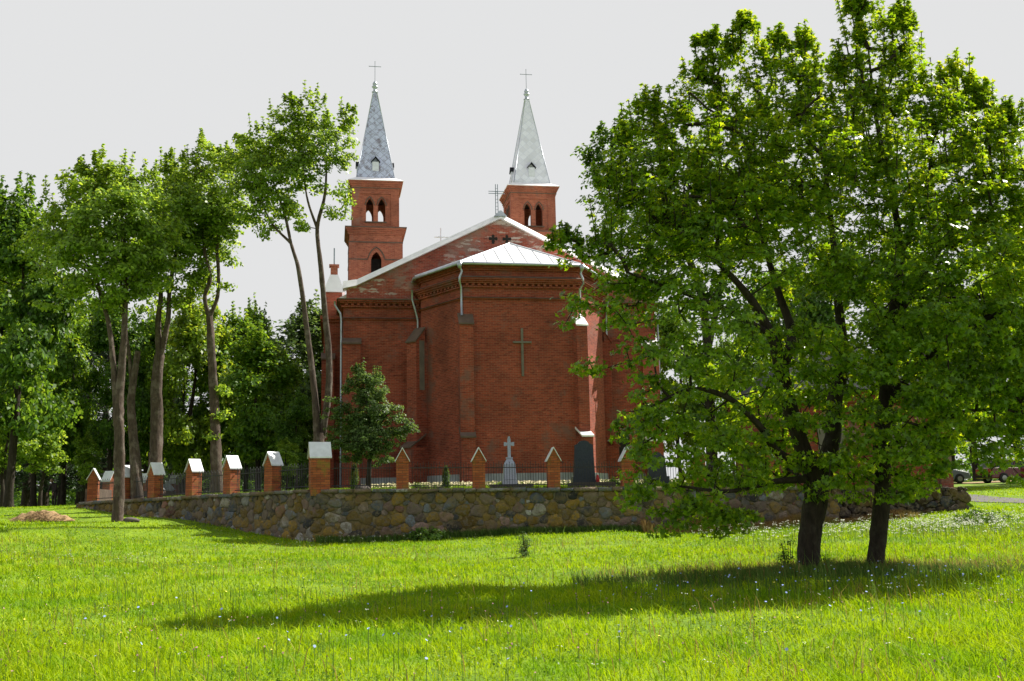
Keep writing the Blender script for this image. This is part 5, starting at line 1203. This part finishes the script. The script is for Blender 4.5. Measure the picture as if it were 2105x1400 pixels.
# ------------------------------------------------------------------ grass
rg = np.random.default_rng(90)
def blades(name, X, Y, Z, H, Wd, mat, label, cat, lean=.35, wind=(-.12, -.03), parent=None):
    n = len(X); a = rg.uniform(0, 2*pi, n); t = np.c_[np.cos(a), np.sin(a), np.zeros(n)]
    ld = rg.normal(size=(n, 2))*lean*.8+np.array(wind); b = np.c_[X, Y, Z]
    m = b+np.c_[ld*H[:, None]*.3, H*.58]; tip = b+np.c_[ld*H[:, None]*1.0, H*rg.uniform(.8, 1, n)]
    w0 = (t*Wd[:, None]*.5); V = np.stack([b-w0, b+w0, m-w0*.8, m+w0*.8, tip], 1).reshape(-1, 3)
    i = np.arange(n)[:, None]*5; Lp = np.concatenate([i+0, i+1, i+3, i+2, i+2, i+3, i+4], 1)
    o = mesh_np(name, V, Lp, np.tile([4, 3], n), mat)
    tag(o, label, cat, None, 'stuff'); return o
def scatter(y0, y1, dens, kx=.56, pad=3):
    A = 0; n = int((y1-y0)*2*(kx*(y0+y1)/2+pad)*dens); X = []; Y = []
    Y = np.sqrt(rg.uniform((y0+pad/kx)**2, (y1+pad/kx)**2, n))-pad/kx; X = rg.uniform(-1, 1, n)*(kx*Y+pad)
    return X, Y
def patchy(X, Y): return .5+.5*np.sin(X*.7+1.3*np.sin(Y*.45))*np.sin(Y*.8+np.sin(X*.5+1))
XX = []; YY = []
for y0, y1, dn in ((6.5, 12, 1000), (12, 18, 620), (18, 26, 330), (26, 36, 170), (36, 62, 60)):
    x_, y_ = scatter(y0, y1, dn); XX.append(x_); YY.append(y_)
X = np.concatenate(XX); Y = np.concatenate(YY); k = ~(inpoly(X, Y)) & ~((np.abs((X-WC[0])*N1[0]+(Y-WC[1])*N1[1]) < .33) & (X > WC[0]-.3) & (X < 16)); X, Y = X[k], Y[k]
pk = patchy(X, Y); keep = rg.uniform(0, 1, len(X)) < .65+.35*pk; X, Y, pk = X[keep], Y[keep], pk[keep]
H = (.07+.07*pk+.05*np.clip((X-2)/8, 0, 1)+.05*np.clip(np.sin(X*2.3+np.sin(Y*1.9))*np.sin(Y*2.1),0,1))*rg.uniform(.5, 1.5, len(X))*np.clip(1.35-Y/60, .6, 1.2)*.85*(1-.35*(rg.uniform(0, 1, len(X)) < .5)); Wd = (.0035+.00062*Y)*rg.uniform(.7, 1.3, len(X))
blades('meadow_grass', X, Y, terr(X, Y)-.015, H, Wd*1.15, M['grass'], 'bright yellow-green meadow grass across the whole foreground', 'grass', .75)
# taller stalks with seed heads
x_, y_ = scatter(8, 32, 1.6); k = rg.uniform(0, 1, len(x_)) < .35+.65*np.clip((x_-2)/6, 0, 1); X, Y = x_[k], y_[k]; k = ~inpoly(X, Y); X, Y = X[k], Y[k]
blades('seed_stalks', X, Y, terr(X, Y)-.01, rg.uniform(.25, .5, len(X)), np.full(len(X), .0055)+.0002*Y, M['weeds'], 'thin tall green stalks standing above the meadow grass', 'stalks', .16)
# dark chicory stalks in front of the big maples
X = np.r_[rg.normal(5.2, 1.6, 500), rg.normal(-4.6, 1.3, 90)]; Y = np.r_[rg.normal(16.6, 1.0, 500), rg.normal(16, .8, 90)]
H = rg.uniform(.3, .62, len(X)); blades('chicory_stalks', X, Y, terr(X, Y)-.01, H, np.full(len(X), .01), M['weeds'], 'tall thin chicory stalks in front of the two maple trunks', 'stalks', .18)
# dry grass along the wall foot
X = np.r_[rg.uniform(4.2, 13.6, 26000)]; dX = (X-WC[0])/D1[0]; Y = WC[1]+dX*D1[1]-.36-np.abs(rg.normal(0, .42, len(X))); k = rg.uniform(0, 1, len(X)) < np.clip(.25+.6*np.sin(X*1.3)**2+(X > 9)*.2, 0, 1); X, Y = X[k], Y[k]
H = rg.uniform(.22, .7, len(X))*(.7+.3*np.sin(X*2.1))*np.clip(1.4-X/16, .5, 1); blades('dry_grass', X, Y, terr(X, Y)-.02, H, rg.uniform(.01, .02, len(X)), M['grass_dry'], 'tall dry reddish grass along the foot of the stone wall', 'dry grass', .3)
X = rg.uniform(-6.4, 4.5, 7000); Y = WC[1]+(X-WC[0])/D1[0]*D1[1]-.38-np.abs(rg.normal(0, .25, len(X)))
blades('wall_foot_weeds', X, Y, terr(X, Y)-.02, rg.uniform(.12, .34, len(X)), rg.uniform(.012, .025, len(X)), M['weeds'], 'green weeds along the foot of the stone wall', 'weeds', .35)
# dark undergrowth and rough grass round the maple feet
X = np.r_[rg.normal(5.2, .9, 5200), rg.normal(6.45, 1.0, 4200), rg.uniform(1, 10, 6000)]; Y = np.r_[rg.normal(18.7, .35, 5200), rg.normal(18.8, .35, 4200), rg.normal(18.4, .5, 6000)]
blades('rough_grass', X, Y, terr(X, Y)-.02, rg.uniform(.1, .28, len(X)), rg.uniform(.008, .014, len(X)), M['weeds'], 'rough dark unmown grass around the feet of the two maples', 'grass', .35)
X = rg.normal(6.2, 2.2, 2600); Y = rg.normal(19.2, .6, 2600); blades('dry_stems', X, Y, terr(X, Y), rg.uniform(.15, .34, len(X)), rg.uniform(.006, .01, len(X)), M['grass_dry'], 'dry brownish grass stems around the maple feet', 'dry grass', .35)
# churchyard grass
n = 42000; X = rg.uniform(-18, 17, n); Y = 34.4+rg.uniform(0, 1, n)**1.3*20; k = inpoly(X, Y); X, Y = X[k], Y[k]
blades('yard_grass', X, Y, yz(X, Y)-.01, rg.uniform(.06, .2, len(X)), rg.uniform(.02, .035, len(X)), M['grass_yard'], 'sunlit grass of the churchyard behind the iron fence', 'grass')
X = rg.uniform(-6, 8, 2600); Y = rg.normal(43, 1.6, 2600)+.15*X
def flowers(name, X, Y, Z, H, r_, mat, label, cat, petals=6, tilt=.35, count=1, spread=0):
    n = len(X); P = np.c_[X, Y, Z+H]
    if count > 1:
        P = np.repeat(P, count, 0)+np.c_[rg.normal(size=(n*count, 2))*spread, rg.normal(size=n*count)*spread*.2]; r_ = np.repeat(r_, count)
    nn = np.tile([0., -.25, 1.], (len(P), 1))+rg.normal(size=(len(P), 3))*tilt
    sh = []
    for k in range(petals*2): sh.append(((1 if k % 2 == 0 else .55)*cos(pi*k/petals), (1 if k % 2 == 0 else .55)*sin(pi*k/petals), .12 if k % 2 == 0 else 0))
    V, k = leaves(P, nn, r_*2, sh, rg); F = np.arange(len(V)); T = np.full(len(P), k)
    a = np.c_[X, Y, Z]; b = np.c_[X, Y, Z+H]; w0 = np.array([.003, 0, 0]); S = np.stack([a-w0, a+w0, b+w0, b-w0], 1).reshape(-1, 3)
    o = mesh_np(name, np.vstack([V, S]), np.concatenate([F, np.arange(len(S))+len(V)]), np.r_[T, np.full(n, 4)], mat); o.data.materials.append(M['weeds'])
    mi = np.r_[np.zeros(len(T), int), np.ones(n, int)].astype(np.int32); o.data.polygons.foreach_set('material_index', mi)
    tag(o, label, cat, None, 'stuff')
flowers('cream_flowers', X, Y, yz(X, Y), rg.uniform(.12, .26, len(X)), rg.uniform(.03, .06, len(X)), M['cream_fl'], 'cream seed heads in a band of churchyard grass before the church', 'flowers', 5)
X = np.r_[rg.uniform(5, 17, 700), rg.normal(12.5, 2.4, 800)]; Y = np.r_[rg.uniform(25, 31.5, 700), rg.normal(28, 1.5, 800)]
flowers('yarrow_flowers', X, Y, terr(X, Y), rg.uniform(.22, .42, len(X)), rg.uniform(.012, .022, len(X)), M['white_fl'], 'patch of small white umbel flowers behind the maples on the right', 'flowers', 5, .3, 4, .03)
x_, y_ = scatter(9, 33, .9); x2 = np.r_[x_, rg.normal(-9, 1.2, 60), rg.normal(-6, .8, 30), rg.normal(5, .8, 30)]; y2 = np.r_[y_, rg.normal(23, 1.0, 60), rg.normal(31.5, .8, 30), rg.normal(14.5, .5, 30)]
k = ~inpoly(x2, y2); flowers('white_flowers', x2[k], y2[k], terr(x2, y2)[k], rg.uniform(.16, .32, k.sum()), rg.uniform(.006, .012, k.sum()), M['white_fl'], 'scattered small white umbel flowers in the meadow', 'flowers', 5, .3, 3, .02)
X = np.r_[rg.normal(4.2, 1.7, 70), rg.normal(5.6, 1.0, 40), rg.uniform(-5, 5, 42), rg.normal(-1.6, .5, 12)]; Y = np.r_[rg.normal(14.8, 1.2, 70), rg.normal(16, .9, 40), rg.uniform(8.6, 14, 42), rg.normal(10.2, .5, 12)]
flowers('chicory_flowers', X, Y, terr(X, Y), rg.uniform(.22, .45, len(X)), rg.uniform(.013, .02, len(X)), M['blue_fl'], 'scattered light blue chicory flowers in the meadow', 'flowers', 9, .5)
X, Y = scatter(8, 30, 14); k = (rg.uniform(0, 1, len(X)) < patchy(Y, X)**2) & ~inpoly(X, Y); X, Y = X[k], Y[k]
blades('seeding_grass', X, Y, terr(X, Y), rg.uniform(.16, .36, len(X)), rg.uniform(.006, .011, len(X)), M['grass_dry'], 'straw coloured grass heads scattered through the meadow', 'dry grass', .5)
X, Y = scatter(8, 33, 26); k = (np.sin(X*1.1+2*np.sin(Y*.7))*np.sin(Y*1.3+X*.4) > .45) & ~inpoly(X, Y); X, Y = X[k], Y[k]
crown_mesh(np.c_[X, Y, terr(X, Y)+.05], .1, 8, .05, SMALL, rg, np.array([0, 0, -20.]), .5, .3, .6, 'meadow_herbs', M['leaf_mid']); tag(col.objects['meadow_herbs'], 'patches of low broad-leaved green herbs in the meadow', 'herbs', None, 'stuff')
X, Y = scatter(8.3, 15, 3.2); flowers('clover_flowers', X, Y, terr(X, Y), rg.uniform(.14, .26, len(X)), rg.uniform(.01, .016, len(X)), M['pink_fl'], 'faded pink clover heads among the near grass', 'flowers', 6, .9)
X, Y = scatter(9, 24, .35); flowers('yellow_flowers', X, Y, terr(X, Y), rg.uniform(.15, .3, len(X)), rg.uniform(.01, .018, len(X)), M['yellow_fl'], 'a few small yellow flowers in the meadow', 'flowers', 6, .4)
